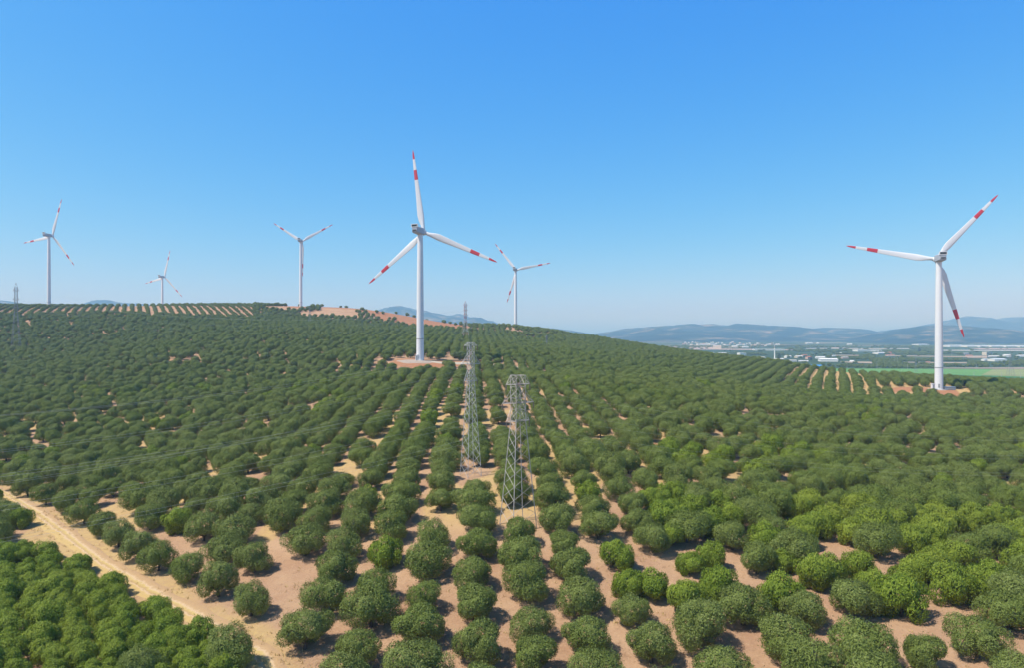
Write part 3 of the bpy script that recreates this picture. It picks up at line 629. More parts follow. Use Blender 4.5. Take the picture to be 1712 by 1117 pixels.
def trunk_mesh(name, seed, h, lean=.25, rad=.2):
    g = random.Random(seed); b = MB()
    top = Vector((g.uniform(-lean, lean), g.uniform(-lean, lean), h))
    mid = Vector((top.x * .3 + g.uniform(-.1, .1), top.y * .3, h * .5))
    b.bar((0, 0, -.4), mid, rad * 1.35, 0, 8, rad); b.bar(mid, top, rad, 0, 8, rad * .85)
    for k in range(5):
        a = 2 * math.pi * k / 5 + g.random(); e = top + Vector((math.cos(a) * g.uniform(.9, 1.3), math.sin(a) * g.uniform(.9, 1.3), g.uniform(.8, 1.4)))
        st_ = top.lerp(mid, g.uniform(0, .5)); m_ = st_.lerp(e, .5) + Vector((math.cos(a) * .15, math.sin(a) * .15, -.1))
        b.bar(st_, m_, rad * .6, 0, 6, rad * .45); b.bar(m_, e, rad * .45, 0, 6, rad * .2)
        for j in range(2):
            b.bar(m_.lerp(e, .5), e + Vector((g.uniform(-.6, .6), g.uniform(-.6, .6), g.uniform(.3, .9))), rad * .25, 0, 4, rad * .08)
    me = bpy.data.meshes.new(name); me.from_pydata(b.v, [], b.f); me.materials.append(M['bark']); me.polygons.foreach_set('use_smooth', [True] * len(me.polygons)); return me
NO, NBU = 7, 4
OC = [crown_mesh('crown', 100 + i, 15500, 2.93 + .26 * math.sin(i * 2.1), .7, 4.35 + .4 * math.cos(i * 1.7), 'olive') for i in range(NO)]
OT = [trunk_mesh('trunk', 200 + i, 1.1 + .2 * math.sin(i), rad=.2) for i in range(NO)]
BC = [crown_mesh('crown', 300 + i, 11500, 2.35, .15, 3.7 + .3 * math.cos(i), 'bushy') for i in range(NBU)]
BT = [trunk_mesh('trunk', 400 + i, .7, rad=.1) for i in range(NBU)]

def inframe(x, y, z, mrg=0): 
    px = CX + F * x / y; py = CY - F * z / y
    return -mrg < px < 1712 + mrg and py < 1117 + mrg
def px_of(x, y): return CX + F * x / y
AZ1 = R(-3.1); e1 = np.array([math.cos(AZ1), -math.sin(AZ1)]); f1 = np.array([math.sin(AZ1), math.cos(AZ1)])
SP, SL = 6.5, 7.45
PYL = np.array([nx1 + .4, ny1]); PY2 = np.array([nx2, ny2])
px0, py0 = unproj(795, 1045)
def grid_pts(az, sp, sl, u0, v0, ulo, uhi, vlo, vhi, stag=.5):
    e = np.array([math.cos(az), -math.sin(az)]); f = np.array([math.sin(az), math.cos(az)])
    iu = np.arange(math.floor((ulo - u0) / sp), math.ceil((uhi - u0) / sp)); iv = np.arange(math.floor((vlo - v0) / sl), math.ceil((vhi - v0) / sl))
    I, J = np.meshgrid(iu, iv, indexing='ij'); U = u0 + I * sp; V = v0 + (J + stag * (I % 2)) * sl
    return (U[..., None] * e + V[..., None] * f).reshape(-1, 2), I.ravel(), J.ravel()
def in_grove(x, y):      # left of the track, near
    d = np.full(np.shape(x), False)
    tx, ty = np.array([p[0] for p in TRACK]), np.array([p[1] for p in TRACK])
    o = np.argsort(ty); xt = np.interp(y, ty[o], tx[o]); return x < xt
def block(x, y):
    """0 main, 1 right far block, 2 young rows on the left ridge, -1 nothing"""
    a = px_of(x, y)
    b = np.zeros(x.shape, int)
    b[(a > 985) & (y > 335 + (a - 985) * .05)] = 1
    b[(a < 425) & (y > 728 - 45 * sstep(200, 60, a) + 8 * np.sin(a / 60))] = 2
    return b
EDGE = [(q[0] + 1.5, q[1] + .9) for q in map(lambda p: unproj(*p), [(8,822),(31,833),(60,848),(92,862),(122,881),(150,901),(178,920),(212,942),(244,960),(292,979),(343,1006),(396,1038)])]
tree_recs = []   # (x, y, scale, kind, block, I, J)
def gen():
    for blk, (az, sp, sl, st) in enumerate([(AZ1, SP, SL, .5), (R(25.5), 7.3, 5.8, 0), (R(-29), 7.7, 7.6, .5)]):
        u0 = float(np.dot((px0, py0), (math.cos(az), -math.sin(az)))); v0 = float(np.dot((px0, py0), (math.sin(az), math.cos(az))))
        pts, I, J = grid_pts(az, sp, sl, u0, v0, -1400, 1400, -200, 1500, st)
        x, y = pts.T; k = (y > 40) & (y < 1060) & (np.abs(x / np.maximum(y, 1)) < .86)
        x, y, I, J = x[k], y[k], I[k], J[k]
        n = len(x); a_ = px_of(x, y); amp = .48 + (blk == 0) * np.clip(.9 * sstep(1000, 1200, a_) + 1.3 * sstep(330, 400, y) + .8 * sstep(560, 420, a_) * sstep(180, 240, y), 0, 1.1); x = x + rng.normal(size=n) * amp * .6; y = y + rng.normal(size=n) * amp
        k = block(x, y) == blk; x, y, I, J = x[k], y[k], I[k], J[k]; n = len(x)
        a = px_of(x, y)
        keep = rng.random(n) > (.045 if blk == 0 else .02)
        keep &= clear_val(x, y) > 1.0
        keep &= near_poly(TRACK, x, y, 4.0) > 1
        keep &= ~(in_grove(x, y) & (y < 118) & (a > -400))
        keep &= np.hypot(x - PYL[0], y - PYL[1]) > 3.4; keep &= np.hypot(x - PY2[0], y - PY2[1]) > 3.2
        keep &= ~((np.abs(x - PYL[0]) < 3.9) & (y > 103) & (y < 112)); keep &= ~((np.abs(x - PY2[0]) < 3.3) & (y > 127) & (y < 138))
        for (ex, ey) in EDGE: keep &= np.hypot(x - ex, y - ey) > 4.6
        keep &= near_poly(YEL, x, y, 3.6) > 1
        keep &= (hill_bare(x, y) < rng.random(n) * .6 + .15) | (rng.random(n) < .05)
        keep &= ~((x / y > .44) & (y > 870)); keep &= ~((x / y > .30) & (y > 760) & (rng.random(n) < .25))
        keep &= ~((a > 1385) & (y > 620 - np.clip((a - 1385) * .75, 0, 125)))
        # turbine foot approach, sparse strips near the crest
        keep &= ~((blk == 0) & (y > 800) & (N1(x / 25, y / 25) > .62))
        x, y, I, J, a = x[keep], y[keep], I[keep], J[keep], a[keep]
        s = np.minimum(np.exp(rng.normal(size=len(x)) * .10), 1.13) * np.where(blk == 2, .74, 1.0) * np.where((blk == 1) & (a > 1320) & (a < 1475) & (y > 430), .74, 1.0) * (1 - .04 * (y > 118) * (y < 330) * (a > 560) * (a < 1150)) * (1 - .05 * (y > 200)) * np.where((y > 780) & (blk == 0), .9, 1.0)
        s *= 1 + .02 * sstep(1200, 1500, a) * (y < 120)
        # bright bushy patch at the right and singles among the rows
        bp_ = sstep(930, 1050, a + 60 * (N2(x / 9, y / 9) - .5)) * (y > 86 - (a - 1100) * .012 * 1) * (y < 122) * 1.0
        pr = bp_ * .62 + .05 * (y < 170) + .32 * ((N3.f(x / 24, y / 24, 2) > .60) & (y > 118) & (y < 330))
        bush = rng.random(len(x)) < pr
        for i in range(len(x)): tree_recs.append([x[i], y[i], s[i] * (1.05 if bush[i] else 1), 'bushy' if bush[i] else 'olive', blk, int(I[i]), int(J[i]), 0])
gen()
# dense grove left of the track
gaz = R(-38); pts, I, J = grid_pts(gaz, 2.95, 3.1, 0, 0, -250, 250, -250, 250, .5)
for (x, y), i, j in zip(pts, I, J):
    if 50 < y < 112 and x / y > -.9 and x < -5:
        if in_grove(np.array([x]), np.array([y]))[0] and near_poly(TRACK, np.array([x]), np.array([y]), 3.3)[0] > 1:
            if y > 104 - 0 * x and rnd.random() < .4: continue
            tree_recs.append([x + rnd.gauss(0, .4), y + rnd.gauss(0, .4), .70 * math.exp(rnd.gauss(0, .12)), 'bushy', 9, int(i), int(j), 0])
# extra bushy growth that closes the gaps of the bright patch at the right
pts, I, J = grid_pts(AZ1, SP, SL, float(np.dot((px0, py0), e1)) + SP / 2, float(np.dot((px0, py0), f1)) + 1.5, -200, 200, 60, 200, .5)
for (x, y), i, j in zip(pts, I, J):
    if y < 84 or x < 5: continue
    a = px_of(x, y); fr = float(sstep(990, 1130, a + 60 * (float(N2(x / 9, y / 9)) - .5))) * (y > 88 - (a - 1100) * .01) * (y < 124)
    if a < 1800 and rnd.random() < fr * .75: tree_recs.append([x + rnd.gauss(0, .6), y + rnd.gauss(0, .6), .98 * math.exp(rnd.gauss(0, .1)), 'bushy', 7, int(i), int(j), 0])
# single olives by the track seen in the photograph
for px, py, s in [(12, 872, 1.0), (-12, 905, 1.05), (383, 1112, .95), (235, 1135, .8)]:
    x, y = unproj(px, py + 12) ; tree_recs.append([x, y, s, 'olive', 8, 0, 0, 0])
for x, y in EDGE: tree_recs.append([x, y, .93 * math.exp(rnd.gauss(0, .06)), 'olive', 8, 0, 0, 0])
xs = np.array([t[0] for t in tree_recs]); ys = np.array([t[1] for t in tree_recs]); zs = ground_z(xs, ys)
# leave out trees wholly behind the crest of the hill
ang_bins = np.round(xs / ys * 500).astype(int); order = np.argsort(ys); hor = {}; vis = np.ones(len(xs), bool)
bb = np.arange(-460, 461); ds = np.arange(60, 1100, 6.0); HZ = ground_z((bb[:, None] / 500 * ds[None]), np.tile(ds, (len(bb), 1))) / ds[None]; HM_ = np.maximum.accumulate(HZ, axis=1)
bi = np.clip(ang_bins + 460, 0, len(bb) - 1); di = np.clip(((ys - 60) / 6).astype(int) - 1, 0, len(ds) - 1)
vis = (zs + 6) / ys > HM_[bi, di] - .004
recs = [(tree_recs[i], float(zs[i])) for i in range(len(xs)) if vis[i]]
recs.sort(key=lambda t: math.hypot(t[0][0], t[0][1]))
cnt = {'olive': 0, 'bushy': 0}; indiv = []; rest = {'olive': [], 'bushy': []}
for t, z in recs:
    x, y, s, kd, blk, i, j, _ = t
    vtop = z + 4.6 * s; hw_ = 2.9 * s
    seen = y > 30 and abs(x) - hw_ < y * .7503 and (CY - F * vtop / y) < 1117
    if seen and cnt[kd] < 297: cnt[kd] += 1; indiv.append((t, z))
    elif y > 30 and (not seen) and y < 130: 
        if abs(x) < y * .8 + 8: rest[kd].append((t, z))
    else: rest[kd].append((t, z))
print('trees', len(recs), cnt, {k: len(v) for k, v in rest.items()})
# ordinals for labels
ORD = ['zeroth','first','second','third','fourth','fifth','sixth','seventh','eighth','ninth','tenth','eleventh','twelfth','thirteenth','fourteenth','fifteenth','sixteenth','seventeenth','eighteenth','nineteenth','twentieth','twenty-first','twenty-second','twenty-third','twenty-fourth','twenty-fifth','twenty-sixth','twenty-seventh','twenty-eighth','twenty-ninth','thirtieth','thirty-first','thirty-second'] + ['thirty-' + q for q in ('third fourth fifth sixth seventh eighth ninth').split()] + ['fortieth'] + ['forty-' + q for q in ('first second third fourth fifth sixth seventh eighth ninth').split()] + ['fiftieth']
u_p = float(np.dot(PYL, e1)); u00 = float(np.dot((px0, py0), e1)); ip = (u_p - u00) / SP
rows = {}
for t, z in indiv:
    if t[4] in (0, 9, 7): rows.setdefault((t[4], t[5]), []).append(t)
for k, l in rows.items():
    l.sort(key=lambda t: t[6])
    for n_, t in enumerate(l): t[7] = n_ + 1
g_rows = sorted({k[1] for k in rows if k[0] == 9})
look_o = ['grey green olive tree', 'rounded olive tree', 'bushy olive tree', 'broad crowned olive tree', 'wide olive tree', 'full olive tree', 'leafy olive tree']
protoO = {}; protoB = {}
for n_, (t, z) in enumerate(indiv):
    x, y, s, kd, blk, i, j, k_ = t
    v = rnd.randrange(NO if kd == 'olive' else NBU)
    root = empty('olive_tree' if kd == 'olive' else 'bushy_tree', (x, y, z), rnd.uniform(0, 2 * math.pi))
    root.scale = (s * rnd.uniform(.94, 1.06), s * rnd.uniform(.94, 1.06), s * rnd.uniform(.92, 1.07))
    pr = protoO if kd == 'olive' else protoB
    if v not in pr:
        tk = bpy.data.objects.new('trunk', (OT if kd == 'olive' else BT)[v]); cr = bpy.data.objects.new('crown', (OC if kd == 'olive' else BC)[v]); pr[v] = (tk, cr)
        for o in (tk, cr): col.objects.link(o); o.parent = root
    else:
        for q in pr[v]: o = q.copy(); col.objects.link(o); o.parent = root
    if blk == 0:
        d = i - ip
        rw = '%s row %s of near pylon' % (ORD[math.ceil(abs(d))], 'left' if d < 0 else 'right')
        lb = '%s, %s from the bottom in %s' % ('olive tree' if kd == 'olive' else 'yellow green bushy tree', ORD[k_], rw)
        tag(root, lb, 'olive tree' if kd == 'olive' else 'bushy tree', 'olive trees in the orchard rows' if kd == 'olive' else 'yellow green bushy trees among the olives')
    elif blk == 7:
        tag(root, 'bright bushy tree filling the gap right of row %s from near pylon, %s up' % (['zero','one','two','three','four','five','six','seven','eight','nine','ten','eleven','twelve','thirteen','fourteen','fifteen','sixteen','seventeen','eighteen','nineteen','twenty'][min(20, math.ceil(i - ip))], ORD[k_]), 'bushy tree', 'yellow green bushy trees among the olives')
    elif blk == 9:
        rr_ = len(g_rows) - g_rows.index(i)
        tag(root, 'bright green bushy tree in dense left grove, %s row from track, %s in it' % (ORD[rr_], ORD[k_]), 'bushy tree', 'bushy trees in the dense grove')
    else:
        q8 = [r_ for r_ in tree_recs if r_[4] == 8].index(t)
        tag(root, (['grey green olive tree left of the upper end of the dirt track, farther of two', 'grey green olive tree left of the upper end of the dirt track, nearer of two',
                   'olive tree at the bottom beside the lower end of the dirt track', 'olive tree at the bottom edge at the right end of the dense bright grove'] +
                   ['olive tree on the right edge of the dirt track, %s from its upper end' % ORD[k + 1] for k in range(12)])[q8], 'olive tree', 'olive trees by the dirt track')

# the rest of the orchard: one object that instances the same trees on scattered points
def scatter_obj(name, pts, sources, label, cat, kind='stuff'):
    P3 = np.array([(p[0], p[1], p[2]) for p in pts]); me = bpy.data.meshes.new(name); me.vertices.add(len(P3)); me.vertices.foreach_set('co', P3.astype(np.float32).ravel())
    a = me.attributes.new('scl', 'FLOAT_VECTOR', 'POINT'); a.data.foreach_set('vector', np.array([p[3] for p in pts], np.float32).ravel())
    a = me.attributes.new('rotv', 'FLOAT_VECTOR', 'POINT'); a.data.foreach_set('vector', np.array([(0, 0, p[4]) for p in pts], np.float32).ravel())
    a = me.attributes.new('idx', 'INT', 'POINT'); a.data.foreach_set('value', np.array([p[5] for p in pts], np.int32))
    me.update(); o = bpy.data.objects.new(name, me); col.objects.link(o)
    ng = bpy.data.node_groups.new(name + '_nodes', 'GeometryNodeTree'); ng.interface.new_socket('Geometry', in_out='INPUT', socket_type='NodeSocketGeometry'); ng.interface.new_socket('Geometry', in_out='OUTPUT', socket_type='NodeSocketGeometry')
    N = ng.nodes; L = ng.links.new; gi = N.new('NodeGroupInput'); go = N.new('NodeGroupOutput')
    jn = N.new('GeometryNodeJoinGeometry')
    for tr in sources:
        j2 = N.new('GeometryNodeJoinGeometry')
        for ob in tr:
            oi = N.new('GeometryNodeObjectInfo'); oi.inputs['Object'].default_value = ob; oi.transform_space = 'ORIGINAL'; L(oi.outputs['Geometry'], j2.inputs[0])
        gt = N.new('GeometryNodeGeometryToInstance'); L(j2.outputs[0], gt.inputs[0]); L(gt.outputs[0], jn.inputs[0])
    mp = N.new('GeometryNodeMeshToPoints'); L(gi.outputs[0], mp.inputs[0])
    ip_ = N.new('GeometryNodeInstanceOnPoints'); L(mp.outputs[0], ip_.inputs['Points']); L(jn.outputs[0], ip_.inputs['Instance']); ip_.inputs['Pick Instance'].default_value = True
    def at(n, dt):
        q = N.new('GeometryNodeInputNamedAttribute'); q.data_type = dt; q.inputs['Name'].default_value = n; return q.outputs['Attribute']
    L(at('idx', 'INT'), ip_.inputs['Instance Index']); L(at('scl', 'FLOAT_VECTOR'), ip_.inputs['Scale'])
    er = N.new('FunctionNodeEulerToRotation'); L(at('rotv', 'FLOAT_VECTOR'), er.inputs[0]); L(er.outputs[0], ip_.inputs['Rotation'])
    L(ip_.outputs[0], go.inputs[0]); md = o.modifiers.new('trees', 'NODES'); md.node_group = ng
    tag(o, label, cat, kind=kind); return o
def inst(t, z, nv): 
    s = t[2]; return (t[0], t[1], z, (s * rnd.uniform(.93, 1.07), s * rnd.uniform(.93, 1.07), s * rnd.uniform(.9, 1.08)), rnd.uniform(0, 6.28), rnd.randrange(nv))
srcO = [protoO[k] for k in sorted(protoO)]; srcB = [protoB[k] for k in sorted(protoB)]
scatter_obj('olive_orchard', [inst(t, z, len(srcO)) for t, z in rest['olive']], srcO, 'mass of farther olive trees covering the slopes and the hill', 'olive trees')
if rest['bushy']: scatter_obj('bushy_orchard', [inst(t, z, len(srcB)) for t, z in rest['bushy']], srcB, 'farther yellow green bushy trees mixed into the olive orchard', 'bushy trees')
# woods and orchards of the plain
pp = []; hsh = np.random.default_rng(5)
sites = np.column_stack([hsh.uniform(0, 2600, 420), hsh.uniform(880, 3300, 420)]); typ = hsh.random(420)
KEEP = [(1150,590,50,4),(1178,1218,589,600),(1222,1282,594,606),(1275,1312,594,610),(1310,1400,590,611),(1352,1400,600,622),(1405,1420,596,606),(1425,1482,585,594),(1462,1500,590,600),(1608,1722,590,606),(1636,1682,600,610),(1390,1460,603,612),(1505,1620,605,612),(1570,1722,584,592),(1340,1520,582,587.5),(1150,1330,581,591),(1190,1210,576,589),(1570,1722,614,620),(1390,1440,593,599),(1480,1650,594,601),(1570,1722,577,586),(1150,1300,573,580),(1280,1300,590,610)]
def add_plain(step, y0, y1, sc0):
    X, Y = np.meshgrid(np.arange(100, y1 * .86, step), np.arange(y0, y1, step)); X = X.ravel() + hsh.normal(size=X.size) * step * .25; Y = Y.ravel() + hsh.normal(size=Y.size) * step * .25
    k = (X / Y < .84) & (X / Y > .14); X, Y = X[k], Y[k]
    near = np.empty(len(X), int)
    for i in range(0, len(X), 5000): near[i:i+5000] = ((X[i:i+5000, None] - sites[None, :, 0]) ** 2 + (Y[i:i+5000, None] - sites[None, :, 1]) ** 2 * 1.0).argmin(1)
    ty = typ[near]; dens = np.where(ty < .42, .85, np.where(ty < .62, .4, np.where(ty < .82, .1, .02)))
    a = CX + F * X / Y; py = CY + F * 60 / Y
    dens = np.where((a > 1385) & (py > 617) & (py < 632 + (a - 1560) * .05), 0, dens)
    for (a0, a1, p0, p1) in KEEP[1:]: dens = np.where((a > a0) & (a < a1) & (py > p0) & (py < p1), dens * .06, dens)
    k = hsh.random(len(X)) < dens; X, Y = X[k], Y[k]; Z = ground_z(X, Y)
    a = CX + F * X / Y; k = (Y > 900) | (a > 1300); X, Y, Z = X[k], Y[k], Z[k]
    for x, y, z in zip(X, Y, Z):
        s = sc0 * math.exp(rnd.gauss(0, .25)); pp.append((x, y, z - .3, (s, s, (s if s < 1.5 else s * .5) * rnd.uniform(.7, 1.15)), rnd.uniform(0, 6.28), rnd.randrange(len(srcO))))
add_plain(8.5, 905, 1900, 1.05); add_plain(16, 1900, 3300, 2.0)
print('plain trees', len(pp))
scatter_obj('plain_trees', pp, srcO, 'dark groves and hedges spread over the far plain', 'trees')

# ------------------------------------------------------------------ buildings of the plain
WM = {'white': mat('white_wall', (.80, .79, .76), .8, var=.05), 'cream': mat('cream_wall', (.62, .54, .42), .85, var=.08), 'pink': mat('pinkish_wall', (.58, .42, .36), .85, var=.08), 'grey': mat('grey_wall', (.45, .46, .47), .8, var=.08), 'blue': mat('blue_wall', (.04, .2, .45), .6, var=.05)}
RM = {'white': mat('white_roof', (.82, .82, .82), .6, var=.04), 'tile': mat('tile_roof', (.42, .17, .09), .85, var=.12), 'grey': mat('grey_roof', (.36, .38, .4), .7, var=.1), 'blue': mat('blue_roof', (.08, .33, .72), .5, var=.05), 'pale': mat('pale_roof', (.62, .58, .52), .8, var=.08), 'film': mat('greenhouse_film', (.80, .83, .86), .35, var=.05)}
def building(px, base, wpx, hpx, wall, roof, label, name='house', cat='house', gable=True, dep=None, yaw=None, d=None, group=None, zb=None):
    d = d or 60 * F / (base - CY); x = (px - CX) / F * d; z = gz(x, d) if zb is None else zb; wd = wpx / F * d; h = hpx / F * d; dep = dep or max(6, min(wd * .7, 40))
    root = empty(name, (x, d, z), rnd.uniform(-.35, .35) if yaw is None else yaw); tag(root, label, cat, group)
    rh = (.3 * h if gable else .06 * h + .2); wh = h - rh
    b = MB(); b.box((0, 0, wh / 2 - .5), (wd, dep, wh + 1.0)); b.build('walls', WM[wall], root)
    o = .3 if wd < 30 else .6; b = MB()
    if gable:
        V = [(-wd/2-o, -dep/2-o, wh+.02), (wd/2+o, -dep/2-o, wh+.02), (wd/2+o, dep/2+o, wh+.02), (-wd/2-o, dep/2+o, wh+.02), (-wd/2-o, 0, wh + rh), (wd/2+o, 0, wh + rh)]
        b.add(V, [(0, 1, 5, 4), (2, 3, 4, 5), (0, 4, 3), (1, 2, 5), (0, 3, 2, 1)])
    else: b.box((0, 0, wh + rh / 2 + .01), (wd + o, dep + o, rh))
    b.build('roof', RM[roof], root)
    if name == 'building' and wpx > 9:
        n = max(3, int(wd / 5))
        for k in range(n):
            b = MB(); b.box((-wd / 2 + (k + .5) * wd / n, -dep / 2 - .04, wh * .5), (min(1.8, wd / n * .4), .08, wh * .3)); b.build('window', M['dark'], root)
    return root
B = building
B(1185,592,15,2.4,'grey','white','long low shed with white roof, left of the white canopied building','shed','shed')
B(1209,592,16,2.0,'grey','white','long low white roofed shed, second from the left near the orchard edge','shed','shed')
B(1240,598,12,7.5,'white','white','white canopied building just above the orchard edge','building','building',gable=False)
B(1229,599,8,3,'white','white','small white house left of the canopied building')
B(1199,583.5,13,5.5,'cream','white','cream white block standing on the pale strip of the plain','factory','factory',gable=False)
B(1180,577.5,28,2.2,'white','white','very long low white hall in the far town','factory','factory',gable=False)
B(1262,602,9,4.5,'white','white','white house above the orchard edge, left of the minaret')
B(1274,600,9,3,'cream','pale','pale house between the white house and the minaret')
B(1285,604,12,2.5,'white','white','low white walled house left of the foot of the minaret')
B(1303,603.5,13,4,'pink','white','pinkish house right of the foot of the minaret')
B(1285,586.5,50,2.6,'white','white','long white hall crossing behind the minaret','factory','factory',gable=False,dep=20,yaw=0)
B(1317,599,10,4,'white','white','white house with grey shade right of the minaret')
B(1335,599,11,4,'cream','white','cream house with white roof in the middle of the village')
B(1325,605,11,3,'white','pale','white house in front of the village, low by the orchard edge')
B(1343,605.5,15,2.5,'grey','white','long low shed with white roof in front of the village','shed','shed')
B(1352,601,9,5,'pink','tile','red roofed house in the village, left of the large white hall')
B(1345,596,8,3,'pink','tile','small red roofed house at the back of the village')
B(1364.5,616,19,8,'blue','blue','bright blue shed at the edge of the orchard','shed','shed',yaw=.25,d=700,zb=None)
B(1384,605,27,5.5,'white','white','large white hall right of the village','hall','hall',yaw=-.2)
B(1371,600,14,3.6,'white','white','lower white hall joined behind the large white hall','hall','hall',yaw=-.2)
B(1412,600,10,3,'pink','pale','pale pink house right of the large white hall')
B(1378,613.5,10,3,'grey','pale','small grey shed right of the blue shed','shed','shed',d=780)
B(1440,588,22,2.8,'white','white','long white hall on the plain, left of a pair','hall','hall',gable=False)
B(1462,588,18,2.4,'white','white','long white hall on the plain, right of a pair','hall','hall',gable=False)
B(1470,592.5,17,3.2,'white','white','white roofed hall just in front of the pair of long halls','hall','hall')
B(1487,593,6,4,'pink','tile','small reddish house right of the white roofed hall')
B(1424,606.5,6,3.5,'white','white','tiny white house left of the field road')
B(1488,595,12,2,'pink','tile','reddish farm shed on the bare strip','shed','shed')
B(1650,594.5,12,5.5,'cream','pale','beige blocky three storey building on the right of the plain','building','building',gable=False)
B(1614,593.5,9,3,'grey','grey','grey farmhouse left of the beige block')
B(1620,597,9,3,'pink','tile','reddish farmhouse left of the beige block, nearer')
B(1661,598,14,3,'grey','white','white roofed barn right of the beige block','barn','barn')
B(1647,604,10,3.6,'white','film','short white polytunnel, left of two','polytunnel','greenhouse')
B(1667,604.5,22,4.6,'white','film','long white polytunnel, right of two','polytunnel','greenhouse')
B(1683,597.5,10,4.5,'white','white','white farm building left of the pale edge pylon')
B(1707,597.5,12,3.6,'white','white','long white shed at the right edge of the plain','shed','shed')
B(1704,606.5,9,2,'grey','white','low shed at the right edge above the green fields','shed','shed')
B(1551,608,6,3,'pink','tile','small orange roofed hut by the field road left of the right turbine')
B(1594,580.5,26,3.2,'white','film','wide greenhouse just right of the right turbine tower, at the foot of the hills','greenhouse','greenhouse',dep=60,yaw=0)
for i, (a, b_) in enumerate([(1609, 1629), (1630, 1648), (1649, 1672), (1673, 1694), (1696, 1740)]):
    B((a + b_) / 2, 580.8 + .1 * i, (b_ - a) - 1, 3.2, 'white', 'film', 'long white greenhouse at the foot of the right hills, %s of five in line' % names[i], 'greenhouse', 'greenhouse', dep=60, yaw=0, group='white greenhouses in line')
B(1539,577.6,18,2.0,'white','film','distant greenhouse left of the right turbine tower','greenhouse','greenhouse',dep=60,yaw=0)
# minaret
d = 60 * F / (603.5 - CY); mx_ = (1295 - CX) / F * d; hh = 28 / F * d; r_ = empty('minaret', (mx_, d, gz(mx_, d))); tag(r_, 'slim white minaret tower standing above the village', 'minaret')
b = MB(); b.lathe([(1.9, -1), (1.9, hh * .12), (1.15, hh * .14), (1.05, hh * .66)], 12); b.build('shaft', WM['white'], r_, True)
b = MB(); b.lathe([(1.05, hh * .66), (1.75, hh * .69), (1.75, hh * .73), (.9, hh * .735)], 12); b.build('balcony', WM['white'], r_, False)
b = MB(); b.lathe([(.9, hh * .735), (.85, hh * .85), (1.0, hh * .855), (.02, hh * 1.0)], 12); b.build('spire', WM['grey'], r_, False)
# far town
k = 0; tn = []
for i in range(46):
    px = 1142 + i * 3.35 + rnd.uniform(-1.2, 1.2); base = 574.2 + rnd.random() * 4.2 + (1.0 if px > 1235 else 0)
    tn.append((px, base))
tn.sort()
for i, (px, base) in enumerate(tn):
    wl = rnd.choice(['white', 'white', 'cream', 'pink']); rf = rnd.choice(['white', 'tile', 'pale', 'white'])
    B(px, base, rnd.uniform(2.0, 4.5), rnd.uniform(1.6, 3.0), wl, rf, 'tiny %s walled far town building with %s roof, %s from the left' % (wl, 'red tile' if rf == 'tile' else rf, ORD[i + 1]), 'building', 'building', gable=rnd.random() < .5, group='buildings of the far town')
for i, (px, base, w_) in enumerate([(1352, 575.3, 10), (1367, 575.3, 4), (1420, 577, 7), (1246, 581.5, 9), (1228, 580.5, 8), (1300, 577.5, 6), (1405, 592, 5), (1393, 596.5, 5)]):
    B(px, base, w_, 2.2, 'white', 'white', 'lone small white building on plain near the far town, %s from left' % ORD[1 + sorted([1352, 1367, 1420, 1246, 1228, 1300, 1405, 1393]).index(px)], 'farm_building', 'building', group='lone white buildings on the plain')

# power poles on the plain
poles = [(1397,583,593),(1416,603,616),(1466,605,617),(1496,597.5,607),(1500,598,607),(1517,607,617.5),(1507,620,629),(1529,622,632),(1591,587,597),(1588,625,634),(1628,626,635),(1632,609,619),(1674,630,640.5),(1706,635,645)]
for i, (px, t_, b_) in enumerate(poles):
    d = min(60 * F / (b_ - CY), 2400)
    x = (px - CX) / F * d; z = gz(x, d); H = max(8, -(t_ - CY) / F * d - z)
    r_ = empty('power_pole', (x, d, z), rnd.uniform(-.5, .5)); tag(r_, 'pale concrete power pole on the plain, %s from the left of fourteen' % ORD[i + 1 if True else 0], 'power pole', 'power poles on the plain')
    q = MB(); q.bar((0, 0, -.5), (0, 0, H), .22, 0, 8, .13, True); q.build('pole', M['concrete'], r_)
    q = MB(); q.box((0, .0, H - .35), (2.6, .2, .16)); q.build('crossarm', M['concrete'], r_)
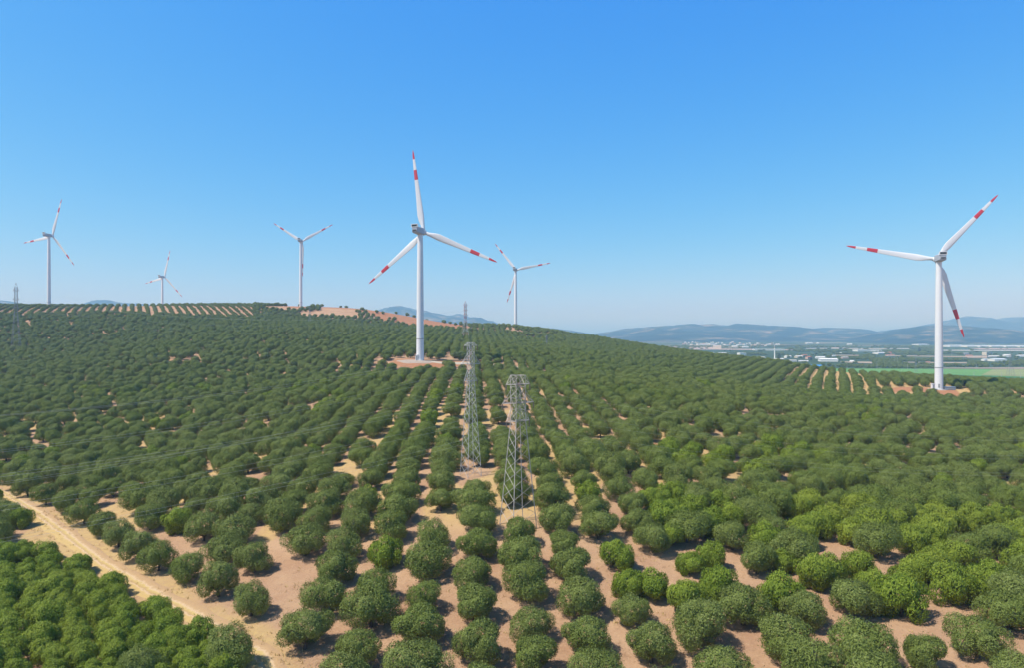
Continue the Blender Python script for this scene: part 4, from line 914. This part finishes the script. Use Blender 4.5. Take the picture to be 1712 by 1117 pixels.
for i_, px in enumerate(sorted(p[0] for p in poles)):
    for o in bpy.data.objects:
        if o.name.startswith('power_pole') and abs(CX + F * o.location.x / o.location.y - px) < .3: o['label'] = 'pale concrete power pole on the plain, %s from the left of fourteen' % ORD[i_ + 1]

# dark trees beside the right turbine and a few conifers of the plain
pc = crown_mesh('crown', 555, 3000, 2.4, .3, 5.0, 'olive'); pc.materials.clear(); pc.materials.append(M['pine'])
pt = trunk_mesh('trunk', 556, 1.0, rad=.15)
for i, (px, py, d, s, lb) in enumerate([(1600, 649, 396, 1.0, 'dark almost black tree right of the right turbine foot, left of two'), (1611, 649, 397, .9, 'dark almost black tree right of the right turbine foot, right of two'),
        (1302, 603, 1500, 2.3, 'tall dark tree standing beside the minaret'), (1356, 602, 1520, 1.5, 'dark tree among the village houses'), (1537, 589, 2200, 2.4, 'round dark tree on the plain left of the right turbine')]):
    x = (px - CX) / F * d; r_ = empty('dark_tree', (x, d, gz(x, d)), i); r_.scale = (s * .8, s * .8, s * (1 if i < 2 else 1.3)); tag(r_, lb, 'tree')
    for nme, me in (('trunk', pt), ('crown', pc)):
        o = bpy.data.objects.new(nme, me); col.objects.link(o); o.parent = r_

# ------------------------------------------------------------------ haze: the clear but slightly milky air
hz = MB(); X0, X1, Y0, Y1, Z0, Z1 = -12600, 12600, -620, 12900, -61.9, 330
hz.box(((X0 + X1) / 2, (Y0 + Y1) / 2, (Z0 + Z1) / 2), (X1 - X0, Y1 - Y0, Z1 - Z0))
hm = bpy.data.materials.new('haze_air'); hm.use_nodes = True; t = hm.node_tree; t.nodes.remove(t.nodes['Principled BSDF'])
pv = t.nodes.new('ShaderNodeVolumePrincipled'); pv.inputs['Color'].default_value = (.33, .62, 1.0, 1); pv.inputs['Absorption Color'].default_value = (1, 1, 1, 1); pv.inputs['Density'].default_value = 1.7e-4; pv.inputs['Anisotropy'].default_value = 0.0
t.links.new(pv.outputs[0], t.nodes['Material Output'].inputs['Volume'])
ho = hz.build('haze', [hm]); tag(ho, kind='stuff')
